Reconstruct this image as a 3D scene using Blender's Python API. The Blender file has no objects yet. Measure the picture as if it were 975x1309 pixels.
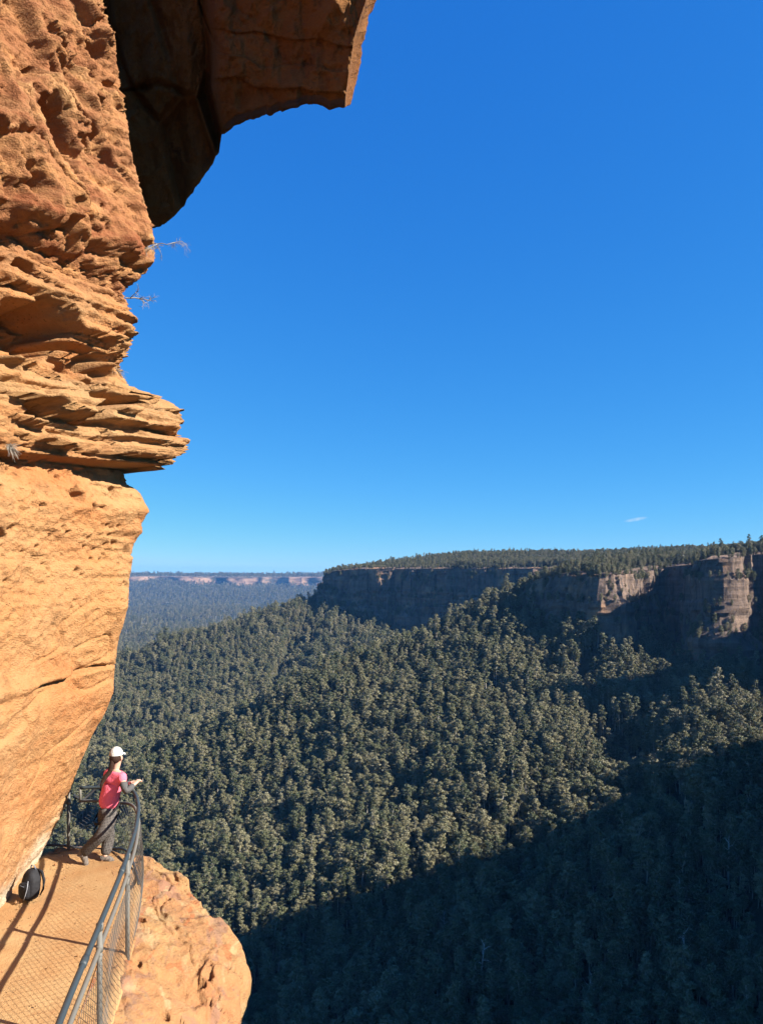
import bpy, bmesh, math, random
import numpy as np
from mathutils import Vector, Matrix

# ------------------------------------------------------------------ camera, sky, sun, exposure
scene = bpy.context.scene
COL = scene.collection
rng = np.random.default_rng(7)
random.seed(7)

FPX, CU, CV = 945.0, 487.5, 735.0            # photo pixels: focal length, centre column, horizon row
cam_d = bpy.data.cameras.new('camera')
cam = bpy.data.objects.new('camera', cam_d)
COL.objects.link(cam)
cam.location = (0, 0, 0)
cam.rotation_euler = (math.radians(90), 0, 0)
cam_d.sensor_fit = 'VERTICAL'
cam_d.sensor_height = 36.0
cam_d.lens = FPX / 1309.0 * 36.0
cam_d.shift_y = (CV - 654.5) / 1309.0
cam_d.clip_start = 0.1
cam_d.clip_end = 60000.0
scene.camera = cam

SUN_EL = math.radians(33.0)
SUN_H = Vector((0.943, -0.334, 0)).normalized()
SUN_DIR = Vector((SUN_H.x * math.cos(SUN_EL), SUN_H.y * math.cos(SUN_EL), math.sin(SUN_EL)))
world = bpy.data.worlds.new('World')
scene.world = world
world.use_nodes = True
wn, wl = world.node_tree.nodes, world.node_tree.links
wn.clear()
w_out = wn.new('ShaderNodeOutputWorld')
w_bg = wn.new('ShaderNodeBackground')
w_sky = wn.new('ShaderNodeTexSky')
w_sky.sky_type = 'NISHITA'
w_sky.sun_disc = False
w_sky.sun_elevation = SUN_EL
w_sky.sun_rotation = math.atan2(SUN_H.x, SUN_H.y)
w_sky.altitude = 3000.0
w_sky.air_density = 1.0
w_sky.dust_density = 0.0
w_sky.ozone_density = 6.0
w_bg.inputs['Strength'].default_value = 0.064
w_sep, w_com = wn.new('ShaderNodeSeparateColor'), wn.new('ShaderNodeCombineColor')
wl.new(w_sky.outputs[0], w_sep.inputs[0])
for k, (gain, power, top) in enumerate(((0.265, 1.266, 2.1), (0.98, 0.706, 3.8), (2.65, 0.33, 4.8))):     # deepens the blue of the clear winter sky
    p = wn.new('ShaderNodeMath'); p.operation = 'POWER'; p.inputs[1].default_value = power
    q = wn.new('ShaderNodeMath'); q.operation = 'MULTIPLY'; q.inputs[1].default_value = gain
    wl.new(w_sep.outputs[k], p.inputs[0]); wl.new(p.outputs[0], q.inputs[0]); 
    r = wn.new('ShaderNodeMath'); r.operation = 'MINIMUM'; r.inputs[1].default_value = top
    wl.new(q.outputs[0], r.inputs[0]); wl.new(r.outputs[0], w_com.inputs[k])
w_tc = wn.new('ShaderNodeTexCoord'); w_sx = wn.new('ShaderNodeSeparateXYZ'); wl.new(w_tc.outputs['Generated'], w_sx.inputs[0])
def wmath(op, a, b):
    x = wn.new('ShaderNodeMath'); x.operation = op
    for s_, v_ in ((x.inputs[0], a), (x.inputs[1], b)):
        if isinstance(v_, float): s_.default_value = v_
        else: wl.new(v_, s_)
    return x.outputs[0]
w_az = wmath('SUBTRACT', wmath('ARCTAN2', w_sx.outputs[0], w_sx.outputs[1]), math.atan2(812 - 487.5, 945))      # one small wisp of cloud low in the north-west
w_el = wmath('SUBTRACT', wmath('SUBTRACT', w_sx.outputs[2], 0.0708), wmath('MULTIPLY', w_az, 0.16))
w_r = wmath('ADD', wmath('POWER', wmath('ABSOLUTE', wmath('DIVIDE', w_az, 0.0155), 0.0), 2.0), wmath('POWER', wmath('ABSOLUTE', wmath('DIVIDE', w_el, 0.0026), 0.0), 2.0))
w_no = wn.new('ShaderNodeTexNoise'); w_no.inputs['Scale'].default_value = 160.0; w_no.inputs['Detail'].default_value = 4.0
wl.new(w_tc.outputs['Generated'], w_no.inputs['Vector'])
w_m = wn.new('ShaderNodeMath'); w_m.operation = 'MULTIPLY'; w_m.use_clamp = True
wl.new(wmath('SUBTRACT', 1.0, w_r), w_m.inputs[0]); wl.new(wmath('MULTIPLY', w_no.outputs[0], 0.75), w_m.inputs[1])
w_mx = wn.new('ShaderNodeMix'); w_mx.data_type = 'RGBA'; wl.new(w_m.outputs[0], w_mx.inputs[0]); wl.new(w_com.outputs[0], w_mx.inputs[6]); w_mx.inputs[7].default_value = (3.6, 4.3, 4.9, 1)
wl.new(w_mx.outputs[2], w_bg.inputs['Color'])
wl.new(w_bg.outputs[0], w_out.inputs['Surface'])

sun_d = bpy.data.lights.new('sun', 'SUN')
sun_d.energy = 5.0
sun_d.angle = math.radians(0.53)
sun_d.color = (1.0, 0.93, 0.82)
sun = bpy.data.objects.new('sun', sun_d)
COL.objects.link(sun)
sun.location = (0, 0, 60)
sun.rotation_euler = (-SUN_DIR).to_track_quat('-Z', 'Y').to_euler()

scene.view_settings.view_transform = 'Standard'
scene.view_settings.look = 'None'
scene.view_settings.exposure = 1.65
scene.view_settings.gamma = 1.0
scene.view_settings.use_curve_mapping = False
scene.render.engine = 'CYCLES'
cy = scene.cycles
cy.use_denoising = True
cy.max_bounces = 6
cy.diffuse_bounces = 2
cy.glossy_bounces = 2
cy.transmission_bounces = 2
cy.transparent_max_bounces = 6
cy.volume_bounces = 0
cy.use_adaptive_sampling = True
cy.adaptive_threshold = 0.02

# ------------------------------------------------------------------ numpy noise
def _hash(ix, iy, iz, seed):
    h = (ix.astype(np.int64) * 374761393 + iy.astype(np.int64) * 668265263 + iz.astype(np.int64) * 2147483647 + seed * 1274126177) & 0xFFFFFFFF
    h = ((h ^ (h >> 13)) * 1274126177) & 0xFFFFFFFF
    h = ((h ^ (h >> 16)) * 2246822519) & 0xFFFFFFFF
    return ((h ^ (h >> 15)) & 0xFFFFFF) / float(0xFFFFFF)

def vnoise(x, y, z, seed=0):
    """value noise in -1..1"""
    x, y, z = np.broadcast_arrays(np.asarray(x, float), np.asarray(y, float), np.asarray(z, float))
    ix, iy, iz = np.floor(x), np.floor(y), np.floor(z)
    fx, fy, fz = x - ix, y - iy, z - iz
    u, v, w = (f * f * f * (f * (f * 6 - 15) + 10) for f in (fx, fy, fz))
    r = 0
    for dx in (0, 1):
        for dy in (0, 1):
            for dz in (0, 1):
                r = r + (u if dx else 1 - u) * (v if dy else 1 - v) * (w if dz else 1 - w) * _hash(ix + dx, iy + dy, iz + dz, seed)
    return r * 2 - 1

def fbm(x, y, z, octaves=4, seed=0, lac=2.03, gain=0.5):
    a, s, n = 1.0, 0.0, 0.0
    x, y, z = np.asarray(x, float), np.asarray(y, float), np.asarray(z, float)
    for o in range(octaves):
        s = s + a * vnoise(x, y, z, seed + o * 17)
        n += a
        a *= gain
        x, y, z = x * lac + 3.1, y * lac + 1.7, z * lac + 5.3
    return s / n

def ridged(x, y, z, octaves=4, seed=0):
    a, s, n = 1.0, 0.0, 0.0
    for o in range(octaves):
        s = s + a * (1 - 2 * np.abs(vnoise(x, y, z, seed + o * 13)))
        n += a
        a *= 0.5
        x, y, z = x * 2.07 + 1.3, y * 2.07 + 4.1, z * 2.07 + 2.2
    return s / n

def worley(x, y, z, seed=0):
    """distances to the nearest and second nearest feature point and the id of the nearest"""
    x, y, z = np.broadcast_arrays(np.asarray(x, float), np.asarray(y, float), np.asarray(z, float))
    ix, iy, iz = np.floor(x), np.floor(y), np.floor(z)
    f1 = np.full(x.shape, 9.0); f2 = np.full(x.shape, 9.0); cid = np.zeros(x.shape)
    for dx in (-1, 0, 1):
        for dy in (-1, 0, 1):
            for dz in (-1, 0, 1):
                cx, cy_, cz = ix + dx, iy + dy, iz + dz
                px = cx + _hash(cx, cy_, cz, seed); py = cy_ + _hash(cx, cy_, cz, seed + 1); pz = cz + _hash(cx, cy_, cz, seed + 2)
                d = np.sqrt((px - x) ** 2 + (py - y) ** 2 + (pz - z) ** 2)
                near = d < f1
                f2 = np.where(near, f1, np.minimum(f2, d))
                cid = np.where(near, _hash(cx, cy_, cz, seed + 3), cid)
                f1 = np.where(near, d, f1)
    return f1, f2, cid

def sstep(a, b, x):
    t = np.clip((x - a) / (b - a), 0, 1)
    return t * t * (3 - 2 * t)

# ------------------------------------------------------------------ mesh helpers
def mesh_from(name, V, F4=None, mat=None, parent=None, smooth=True, F3=None):
    V = np.asarray(V, np.float32)
    me = bpy.data.meshes.new(name)
    loops, starts, n = [], [], 0
    if F4 is not None and len(F4):
        F4 = np.asarray(F4, np.int32)
        loops.append(F4.ravel()); starts.append(np.arange(len(F4)) * 4); n = len(F4) * 4
    if F3 is not None and len(F3):
        F3 = np.asarray(F3, np.int32)
        loops.append(F3.ravel()); starts.append(n + np.arange(len(F3)) * 3)
    L = np.concatenate(loops).astype(np.int32); S = np.concatenate(starts).astype(np.int32)
    me.vertices.add(len(V)); me.vertices.foreach_set('co', V.ravel())
    me.loops.add(len(L)); me.loops.foreach_set('vertex_index', L)
    me.polygons.add(len(S)); me.polygons.foreach_set('loop_start', S)
    me.update(calc_edges=True)
    me.validate()
    me.polygons.foreach_set('use_smooth', np.full(len(me.polygons), smooth))
    if mat is not None:
        me.materials.append(mat)
    o = bpy.data.objects.new(name, me)
    COL.objects.link(o)
    if parent is not None:
        o.parent = parent
    return o

def grid_faces(nr, nc, base=0, flip=False):
    i = np.arange(nr - 1)[:, None] * nc + np.arange(nc - 1)[None, :] + base
    f = np.stack([i, i + 1, i + nc + 1, i + nc], -1).reshape(-1, 4)
    return f[:, ::-1] if flip else f

def tag(o, label=None, cat=None, group=None, kind=None):
    if label: o['label'] = label
    if cat: o['category'] = cat
    if group: o['group'] = group
    if kind: o['kind'] = kind
    return o

def empty(name, loc=(0, 0, 0), rz=0.0):
    o = bpy.data.objects.new(name, None)
    o.empty_display_size = 0.2
    COL.objects.link(o)
    o.location = loc
    o.rotation_euler = (0, 0, rz)
    return o

class Buf:
    """collects tubes, cards and blobs that become ONE mesh"""
    def __init__(self): self.V, self.F4, self.F3, self.n = [], [], [], 0
    def add(self, V, F4=None, F3=None):
        V = np.asarray(V, float)
        if F4 is not None and len(F4): self.F4.append(np.asarray(F4) + self.n)
        if F3 is not None and len(F3): self.F3.append(np.asarray(F3) + self.n)
        self.V.append(V); self.n += len(V)
    def tube(self, P, R, seg=8, cap=True):
        P = np.asarray(P, float); n = len(P)
        R = np.broadcast_to(np.asarray(R, float), (n,))
        T = np.gradient(P, axis=0); T /= np.linalg.norm(T, axis=1)[:, None] + 1e-12
        ref = np.array([0, 0, 1.0]) if abs(T[0, 2]) < 0.9 else np.array([1.0, 0, 0])
        A = np.cross(T, ref); bad = np.linalg.norm(A, axis=1) < 1e-3
        A[bad] = np.cross(T[bad], [0.3, 1, 0.1]); A /= np.linalg.norm(A, axis=1)[:, None]
        B = np.cross(T, A)
        th = np.arange(seg) * 2 * np.pi / seg
        V = P[:, None, :] + R[:, None, None] * (np.cos(th)[None, :, None] * A[:, None, :] + np.sin(th)[None, :, None] * B[:, None, :])
        i = np.arange(n - 1)[:, None] * seg; j = np.arange(seg)[None, :]; k = (j + 1) % seg
        F = np.stack([i + j, i + k, i + seg + k, i + seg + j], -1).reshape(-1, 4)
        V = V.reshape(-1, 3)
        F3 = None
        if cap:
            V = np.vstack([V, P[0], P[-1]])
            a, b = n * seg, n * seg + 1
            jj = np.arange(seg); kk = (jj + 1) % seg
            F3 = np.vstack([np.stack([np.full(seg, a), kk, jj], -1), np.stack([np.full(seg, b), (n - 1) * seg + jj, (n - 1) * seg + kk], -1)])
        self.add(V, F, F3)
    def build(self, name, mat, parent=None, smooth=True):
        F4 = np.vstack(self.F4) if self.F4 else None
        F3 = np.vstack(self.F3) if self.F3 else None
        return mesh_from(name, np.vstack(self.V), F4, mat, parent, smooth, F3)

# ------------------------------------------------------------------ material helpers
class NT:
    def __init__(self, name, rough=0.9, spec=0.2):
        self.m = bpy.data.materials.new(name); self.m.use_nodes = True
        self.n, self.l = self.m.node_tree.nodes, self.m.node_tree.links
        self.b = self.n['Principled BSDF']
        self.b.inputs['Roughness'].default_value = rough
        self.b.inputs['Specular IOR Level'].default_value = spec
        self.co = self.n.new('ShaderNodeTexCoord').outputs['Object']
    def mapped(self, scale=(1, 1, 1), rot=(0, 0, 0)):
        m = self.n.new('ShaderNodeMapping'); m.inputs['Scale'].default_value = scale; m.inputs['Rotation'].default_value = rot
        self.l.new(self.co, m.inputs['Vector']); return m.outputs[0]
    def noise(self, scale, detail=5, rough=0.55, vec=None, dist=0.0):
        t = self.n.new('ShaderNodeTexNoise'); t.inputs['Scale'].default_value = scale; t.inputs['Detail'].default_value = detail
        t.inputs['Roughness'].default_value = rough; t.inputs['Distortion'].default_value = dist
        self.l.new(vec or self.co, t.inputs['Vector']); return t.outputs[0]
    def voro(self, scale, vec=None, feat='F1'):
        t = self.n.new('ShaderNodeTexVoronoi'); t.feature = feat; t.inputs['Scale'].default_value = scale
        self.l.new(vec or self.co, t.inputs['Vector']); return t.outputs['Distance']
    def ramp(self, fac, stops, interp='LINEAR'):
        r = self.n.new('ShaderNodeValToRGB'); r.color_ramp.interpolation = interp
        e = r.color_ramp.elements
        while len(e) < len(stops): e.new(0.5)
        for q, (p, c) in zip(e, stops):
            q.position = p; q.color = (*c, 1) if len(c) == 3 else c
        self.l.new(fac, r.inputs[0]); return r.outputs[0]
    def mix(self, fac, a, b, mode='MIX'):
        x = self.n.new('ShaderNodeMix'); x.data_type = 'RGBA'; x.blend_type = mode
        for s, v in ((x.inputs[0], fac), (x.inputs[6], a), (x.inputs[7], b)):
            if isinstance(v, (int, float)): s.default_value = v
            elif isinstance(v, tuple): s.default_value = (*v, 1)
            else: self.l.new(v, s)
        return x.outputs[2]
    def math(self, op, a, b=0.0, clamp=False):
        x = self.n.new('ShaderNodeMath'); x.operation = op; x.use_clamp = clamp
        for s, v in ((x.inputs[0], a), (x.inputs[1], b)):
            if isinstance(v, (int, float)): s.default_value = v
            else: self.l.new(v, s)
        return x.outputs[0]
    def color(self, c):
        c = tuple(x * 0.85 for x in c) if isinstance(c, tuple) else self.mix(1.0, c, (0.85, 0.85, 0.85), 'MULTIPLY')
        if isinstance(c, tuple): self.b.inputs['Base Color'].default_value = (*c, 1)
        else: self.l.new(c, self.b.inputs['Base Color'])
        return self
    def bump(self, h, strength=0.5, dist=0.02):
        b = self.n.new('ShaderNodeBump'); b.inputs['Strength'].default_value = strength; b.inputs['Distance'].default_value = dist
        self.l.new(h, b.inputs['Height']); self.l.new(b.outputs[0], self.b.inputs['Normal']); return self
# ------------------------------------------------------------------ terrain: plateau rims, spurs, valley
def resample(P, step):
    P = np.asarray(P, float)
    d = np.r_[0, np.cumsum(np.linalg.norm(np.diff(P[:, :2], axis=0), axis=1))]
    n = max(2, int(d[-1] / step) + 1)
    t = np.linspace(0, d[-1], n)
    return np.stack([np.interp(t, d, P[:, k]) for k in range(P.shape[1])], 1), t

# x, y, height of the rim, height of the cliff foot
RIM = [(1500, 4200, 30, -60), (700, 3300, 30, -60), (150, 2500, 25, -82), (-60, 1980, 16, -72), (-122, 1760, 4, -46), (-104, 1690, 9, -56),
       (-35, 1622, 15, -118), (48, 1560, 15, -150), (123, 1500, 15, -155), (200, 1440, 14, -150), (285, 1380, 14, -142), (380, 1330, 14, -122),
       (420, 1200, 14, -112), (350, 1060, 8, -102), (235, 960, -2, -94), (166, 905, -16, -88), (172, 860, -8, -98), (205, 815, 3, -104), (236, 772, 1, -110), (247, 776, 1, -117),
       (272, 818, 4, -140), (326, 856, 10, -147), (352, 800, 14, -137), (320, 745, 14, -120), (309, 704, 16, -112), (341, 702, 18, -110), (350, 726, 20, -112), (415, 706, 24, -104), (455, 652, 26, -104), (430, 614, 36, -104), (386, 600, 48, -104), (370, 576, 50, -104), (396, 556, 48, -104), (470, 548, 36, -100), (505, 500, 28, -98), (495, 450, 30, -95), (402, 372, 36, -115), (290, 322, 40, -125), (252, 285, 40, -130), (262, 220, 40, -130), (300, 100, 40, -130), (400, -100, 40, -130), (900, -400, 40, -130)]
rim_pts, rim_t = resample(RIM, 6.0)
_dx = np.gradient(rim_pts[:, 0]); _dy = np.gradient(rim_pts[:, 1]); _l = np.hypot(_dx, _dy)
rim_nrm = np.stack([_dy / _l, -_dx / _l], 1)                     # which side is out of the plateau is settled below
_w = fbm(rim_t / 62.0, 0.3, 0.7, 3, 5) * 15 + np.abs(vnoise(rim_t / 23.0, 3.3, 1.1, 9)) * 7
_amp = np.clip((rim_pts[:, 1] + 200) / 600.0, 0, 1)
rim_xy = rim_pts[:, :2] + rim_nrm * (_w * _amp)[:, None]
rim_poly = np.vstack([rim_xy, [[6000, -400], [6000, 4200]]])

def inside(px, py, poly):
    r = np.zeros(px.shape, bool)
    x1, y1 = poly[-1]
    for x2, y2 in poly:
        c = (y1 > py) != (y2 > py)
        with np.errstate(divide='ignore', invalid='ignore'):
            xi = (x2 - x1) * (py - y1) / (y2 - y1) + x1
        r ^= c & (px < xi)
        x1, y1 = x2, y2
    return r

def near_line(px, py, L, extra):
    """distance to a polyline and the extra columns interpolated at the nearest point"""
    best = np.full(px.shape, 1e9); out = [np.zeros(px.shape) for _ in range(extra.shape[1])]
    for i in range(len(L) - 1):
        ax, ay = L[i]; bx, by = L[i + 1]
        dx, dy = bx - ax, by - ay
        t = np.clip(((px - ax) * dx + (py - ay) * dy) / (dx * dx + dy * dy + 1e-9), 0, 1)
        d = np.hypot(px - ax - t * dx, py - ay - t * dy)
        m = d < best
        best = np.where(m, d, best)
        for k in range(extra.shape[1]):
            out[k] = np.where(m, extra[i, k] * (1 - t) + extra[i + 1, k] * t, out[k])
    return best, out

def cone_max(px, py, L, z, slope, soft):
    H = np.full(px.shape, -1e9)
    for i in range(len(L) - 1):
        ax, ay = L[i]; bx, by = L[i + 1]
        dx, dy = bx - ax, by - ay
        t = np.clip(((px - ax) * dx + (py - ay) * dy) / (dx * dx + dy * dy + 1e-9), 0, 1)
        d = np.hypot(px - ax - t * dx, py - ay - t * dy)
        d = np.sqrt(d * d + soft ** 2) - soft
        H = np.maximum(H, z[i] * (1 - t) + z[i + 1] * t - cone(d, slope))
    return H

SPURS = [  # crest lines of the spurs that run down from the cliff feet: x, y, z ; side slope
    ([(190, 892, -16), (168, 890, -26), (140, 887, -40), (95, 880, -62), (0, 850, -90), (-80, 805, -120), (-160, 750, -165), (-250, 690, -222), (-360, 640, -300)], 0.56),
    ([(-90, 1700, -46), (-150, 1700, -66), (-235, 1690, -98), (-327, 1650, -125), (-400, 1600, -138), (-470, 1550, -158), (-540, 1500, -178), (-700, 1420, -230), (-900, 1350, -320)], 0.42),
    ([(150, 880, -86), (182, 810, -66), (214, 756, -66), (224, 738, -80)], 0.92),
    ([(240, 770, -84), (190, 700, -104), (130, 610, -132), (70, 520, -190), (20, 450, -245)], 0.52),
    ([(330, 690, -98), (290, 610, -108), (235, 520, -118), (180, 450, -150), (120, 380, -190)], 0.55),
]
def cone(d, s):
    return s * d * (1 - 0.22 * np.clip(d / 500.0, 0, 1))

def terrain(px, py, detail=True):
    px = np.asarray(px, float); py = np.asarray(py, float)
    floor_z = -345 + 70 * fbm(px / 900, py / 900, 0.2, 3, 21) + 38 * ridged(px / 620, py / 620, 0.5, 3, 23) * np.clip((py - 2200) / 800, 0, 1) + np.clip((py - 5600) / 3300, 0, 1) ** 2 * 200
    H = floor_z + 0
    d, (zt, zb) = near_line(px, py, rim_xy, rim_pts[:, 2:4])
    H = np.maximum(H, cone_max(px, py, rim_xy[::3], rim_pts[::3, 3], 0.50, 0))
    for L, s in SPURS:
        L = np.array(L, float)
        H = np.maximum(H, cone_max(px, py, L[:, :2], L[:, 2], s, 14.0))
    dn = np.hypot(np.maximum(np.abs(px + 60) - 70, 0), np.maximum(py + 20, 0))      # the foot of the camera's own cliff
    H = np.maximum(H, -150 - 0.55 * dn)
    H = H + 20 * fbm(px / 140, py / 140, 0.4, 3, 31) - 15 * sstep(0.25, 0.0, np.abs(vnoise(px / 130, py / 210, 0.7, 35))) + 3 * fbm(px / 30, py / 30, 0.1, 2, 33)
    ins = inside(px, py, rim_poly)
    P = zt + np.clip(d, 0, 260) * 0.125 + np.clip(d - 260, 0, 2000) * 0.006 + 4 * fbm(px / 150, py / 150, 0.9, 3, 41)
    far_rim = 8900 + 420 * fbm(px / 900, 0.0, 0.5, 3, 51) + 120 * np.abs(vnoise(px / 260, 0, 0, 52))
    farp = py > far_rim
    H = np.where(farp, -18 + 10 * fbm(px / 1500, py / 1500, 0, 2, 53), H)
    return np.where(ins, P, H)

def lines(parts):
    out = []
    for a, b, s in parts:
        out.append(np.arange(a, b, s))
    return np.unique(np.round(np.concatenate(out), 3))
gx = lines([(-9000, -2500, 170), (-2500, -1000, 50), (-1000, -400, 12), (-400, 560, 5), (560, 1200, 14), (1200, 9001, 260)])
gy = lines([(-600, 60, 30), (60, 1100, 5), (1100, 2100, 8), (2100, 3200, 24), (3200, 8300, 60), (8300, 9700, 24), (9700, 14000, 300)])
GX, GY = np.meshgrid(gx, gy)
GZ = terrain(GX, GY)
t = NT('forest_floor', 0.95, 0.1)
t.color(t.mix(t.noise(0.03, 6, 0.6), (0.02, 0.026, 0.014), (0.07, 0.062, 0.036)))
t.bump(t.noise(0.16, 5, 0.7), 0.8, 4.0)
M_FLOOR = t.m
ground = mesh_from('ground', np.stack([GX, GY, GZ], -1).reshape(-1, 3), grid_faces(len(gy), len(gx)), M_FLOOR)
tag(ground, 'wooded valley floor, slopes and plateau tops under the forest', 'terrain', kind='structure')

# ---- sandstone cliffs below the plateau rims
def strata_material(name, lo, hi, pale, dark, zs):
    t = NT(name, 0.92, 0.15)
    band = t.noise(1.0, 6, 0.65, t.mapped((0.012, 0.012, zs)))
    streak = t.noise(1.0, 5, 0.6, t.mapped((0.11, 0.11, 0.010)))
    patch = t.noise(0.02, 4, 0.6)
    c = t.mix(t.ramp(band, [(0.35, (0, 0, 0)), (0.65, (1, 1, 1))]), lo, hi)
    c = t.mix(t.ramp(patch, [(0.52, (0, 0, 0)), (0.68, (1, 1, 1))]), c, pale)
    c = t.mix(t.ramp(streak, [(0.50, (0, 0, 0)), (0.66, (0.85, 0.85, 0.85))]), c, dark)
    t.color(c)
    t.bump(t.mix(0.5, t.mix(0.5, band, streak), t.noise(0.3, 7, 0.75)), 1.0, 4.0)
    return t.m
M_STRATA = strata_material('sandstone_strata', (0.125, 0.090, 0.070), (0.215, 0.150, 0.112), (0.42, 0.235, 0.13), (0.045, 0.040, 0.038), 0.16)

cliff_ledge_pts = []
def cliff_strip(name, i0, i1, label, seed, bench=None):
    L = rim_xy[i0:i1 + 1]; ex = rim_pts[i0:i1 + 1, 2:4]
    P, tt = resample(np.hstack([L, ex]), 2.4)
    dx = np.gradient(P[:, 0]); dy = np.gradient(P[:, 1]); ln = np.hypot(dx, dy)
    k = np.ones(9) / 9
    nx = np.convolve(np.pad(-dy / ln, 4, 'edge'), k, 'valid'); ny = np.convolve(np.pad(dx / ln, 4, 'edge'), k, 'valid')
    tx, ty = P[:, 0] - 5 * nx, P[:, 1] - 5 * ny                 # outward must leave the polygon
    if inside(tx, ty, rim_poly).mean() < 0.5: nx, ny = -nx, -ny
    nr = 46
    f = np.linspace(0, 1, nr)[:, None]
    top = P[:, 2] + 2.0; bot = P[:, 3] - 22
    Z = bot[None, :] + (top - bot)[None, :] * f
    S = np.broadcast_to(tt[None, :], Z.shape)
    layer = np.floor((Z + 4 * fbm(S / 60, 0, Z / 60, 2, seed)) / 6.5)
    off = _hash(layer, np.floor(layer * 0), np.zeros_like(layer), seed + 4) * 2.4
    joint = np.floor((S + 3 * vnoise(S / 15, Z / 40, 0.5, seed + 8)) / 11.0)
    joff = _hash(joint, np.floor(Z / 34), np.zeros_like(joint), seed + 5) * 4.5
    D = 3.0 + off + joff + 3.5 * fbm(S / 26, Z / 60, 0.2, 4, seed + 6) + 1.2 * fbm(S / 6, Z / 3.5, 0.7, 3, seed + 7)
    D = D + 4 + (1 - f) * 9
    D = D + 15 * sstep(0.58, 0.46, f + 0.06 * vnoise(S / 35, 0, 0.2, seed + 11)) * sstep(-0.25, 0.35, vnoise(S / 75, 0.5, 0.2, seed + 12))      # treed bench
    D = D - 9 * sstep(0.78, 1.0, f + 0.10 * fbm(S / 40, 0, 0.7, 3, seed + 13)) * sstep(-0.4, 0.3, vnoise(S / 60, 1.5, 0.2, seed + 14))         # broken brow
    D = D - 7 * sstep(0.35, 0.75, vnoise(S / 28, 2.5, 0.2, seed + 15))                                                                          # gullies
    if bench is not None:
        D = D + bench(S, f)
    D = np.maximum(D, 1.5)
    D[-1] = -6
    X = P[:, 0][None, :] + nx[None, :] * D; Y = P[:, 1][None, :] + ny[None, :] * D
    o = mesh_from(name, np.stack([X, Y, Z], -1).reshape(-1, 3), grid_faces(nr, len(P)), M_STRATA, smooth=False)
    tag(o, label, 'cliff', kind='structure')
    # ledges wide enough for bushes
    dD = D[:-1] - D[1:]
    r, c = np.nonzero(dD > 1.7)
    cliff_ledge_pts.append(np.stack([X[r, c], Y[r, c], Z[r, c]], 1))
    return o
def idx_of(j): return int(np.argmin(np.hypot(rim_pts[:, 0] - RIM[j][0], rim_pts[:, 1] - RIM[j][1])))
def near_bench(S, f):
    return 0
cliff_strip('cliff', idx_of(2), idx_of(11), 'middle-distance sandstone cliff in blue shade above the forested spur', 61)
cliff_strip('cliff', idx_of(11), idx_of(27), 'banded sandstone cliff with gullies and sunlit buttresses below the wooded plateau', 73)
# far escarpment across the valley
fx = np.arange(-5200, 1500, 22.0)
fyr = 8900 + 420 * fbm(fx / 900, 0.0, 0.5, 3, 51) + 120 * np.abs(vnoise(fx / 260, 0, 0, 52))
nr = 16
f = np.linspace(0, 1, nr)[:, None]
FT = terrain(fx, fyr + 60) + 2
FB = terrain(fx, fyr - 45) - 15
FZ = FB[None, :] + (np.minimum(FT, FT)[None, :] - FB[None, :]) * f
FD = 25 + 26 * fbm(fx[None, :] / 170, FZ / 90, 0.3, 4, 57) + (1 - f) * 30
FY = fyr[None, :] - FD; FY[-1] = fyr + 30
FX = np.broadcast_to(fx[None, :], FZ.shape)
t = NT('far_sandstone', 0.95, 0.1)
c = t.mix(t.ramp(t.noise(1.0, 5, 0.6, t.mapped((0.0035, 0.0035, 0.012))), [(0.42, (0, 0, 0)), (0.56, (1, 1, 1))]), (0.06, 0.055, 0.04), (0.32, 0.20, 0.13))
t.color(c)
o = mesh_from('escarpment', np.stack([FX, FY, FZ], -1).reshape(-1, 3), grid_faces(nr, len(fx)), t.m, smooth=False)
tag(o, 'pale orange escarpment cliffs along the far side of the valley', 'cliff', kind='structure')
# ------------------------------------------------------------------ trees
def leaf_material(name, a, b):
    t = NT(name, 0.58, 0.28)
    oi = t.n.new('ShaderNodeObjectInfo')
    c = t.ramp(oi.outputs['Random'], [(0.0, (0.040, 0.055, 0.024)), (0.3, (0.084, 0.092, 0.038)), (0.55, (0.128, 0.124, 0.060)), (0.8, (0.172, 0.154, 0.078)), (1.0, (0.210, 0.190, 0.108))])
    c = t.mix(t.ramp(t.noise(0.35, 3, 0.6), [(0.42, (0, 0, 0)), (0.75, (0.65, 0.65, 0.65))]), c, (0.180, 0.160, 0.082))
    t.color(c)
    return t.m
M_LEAF = leaf_material('eucalyptus_leaves', (0.042, 0.060, 0.026), (0.150, 0.150, 0.084))
t = NT('pale_bark', 0.85, 0.2)
t.color(t.mix(t.noise(0.6, 4, 0.6, t.mapped((1, 1, 0.15))), (0.20, 0.17, 0.13), (0.46, 0.43, 0.36)))
M_BARK = t.m

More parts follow.
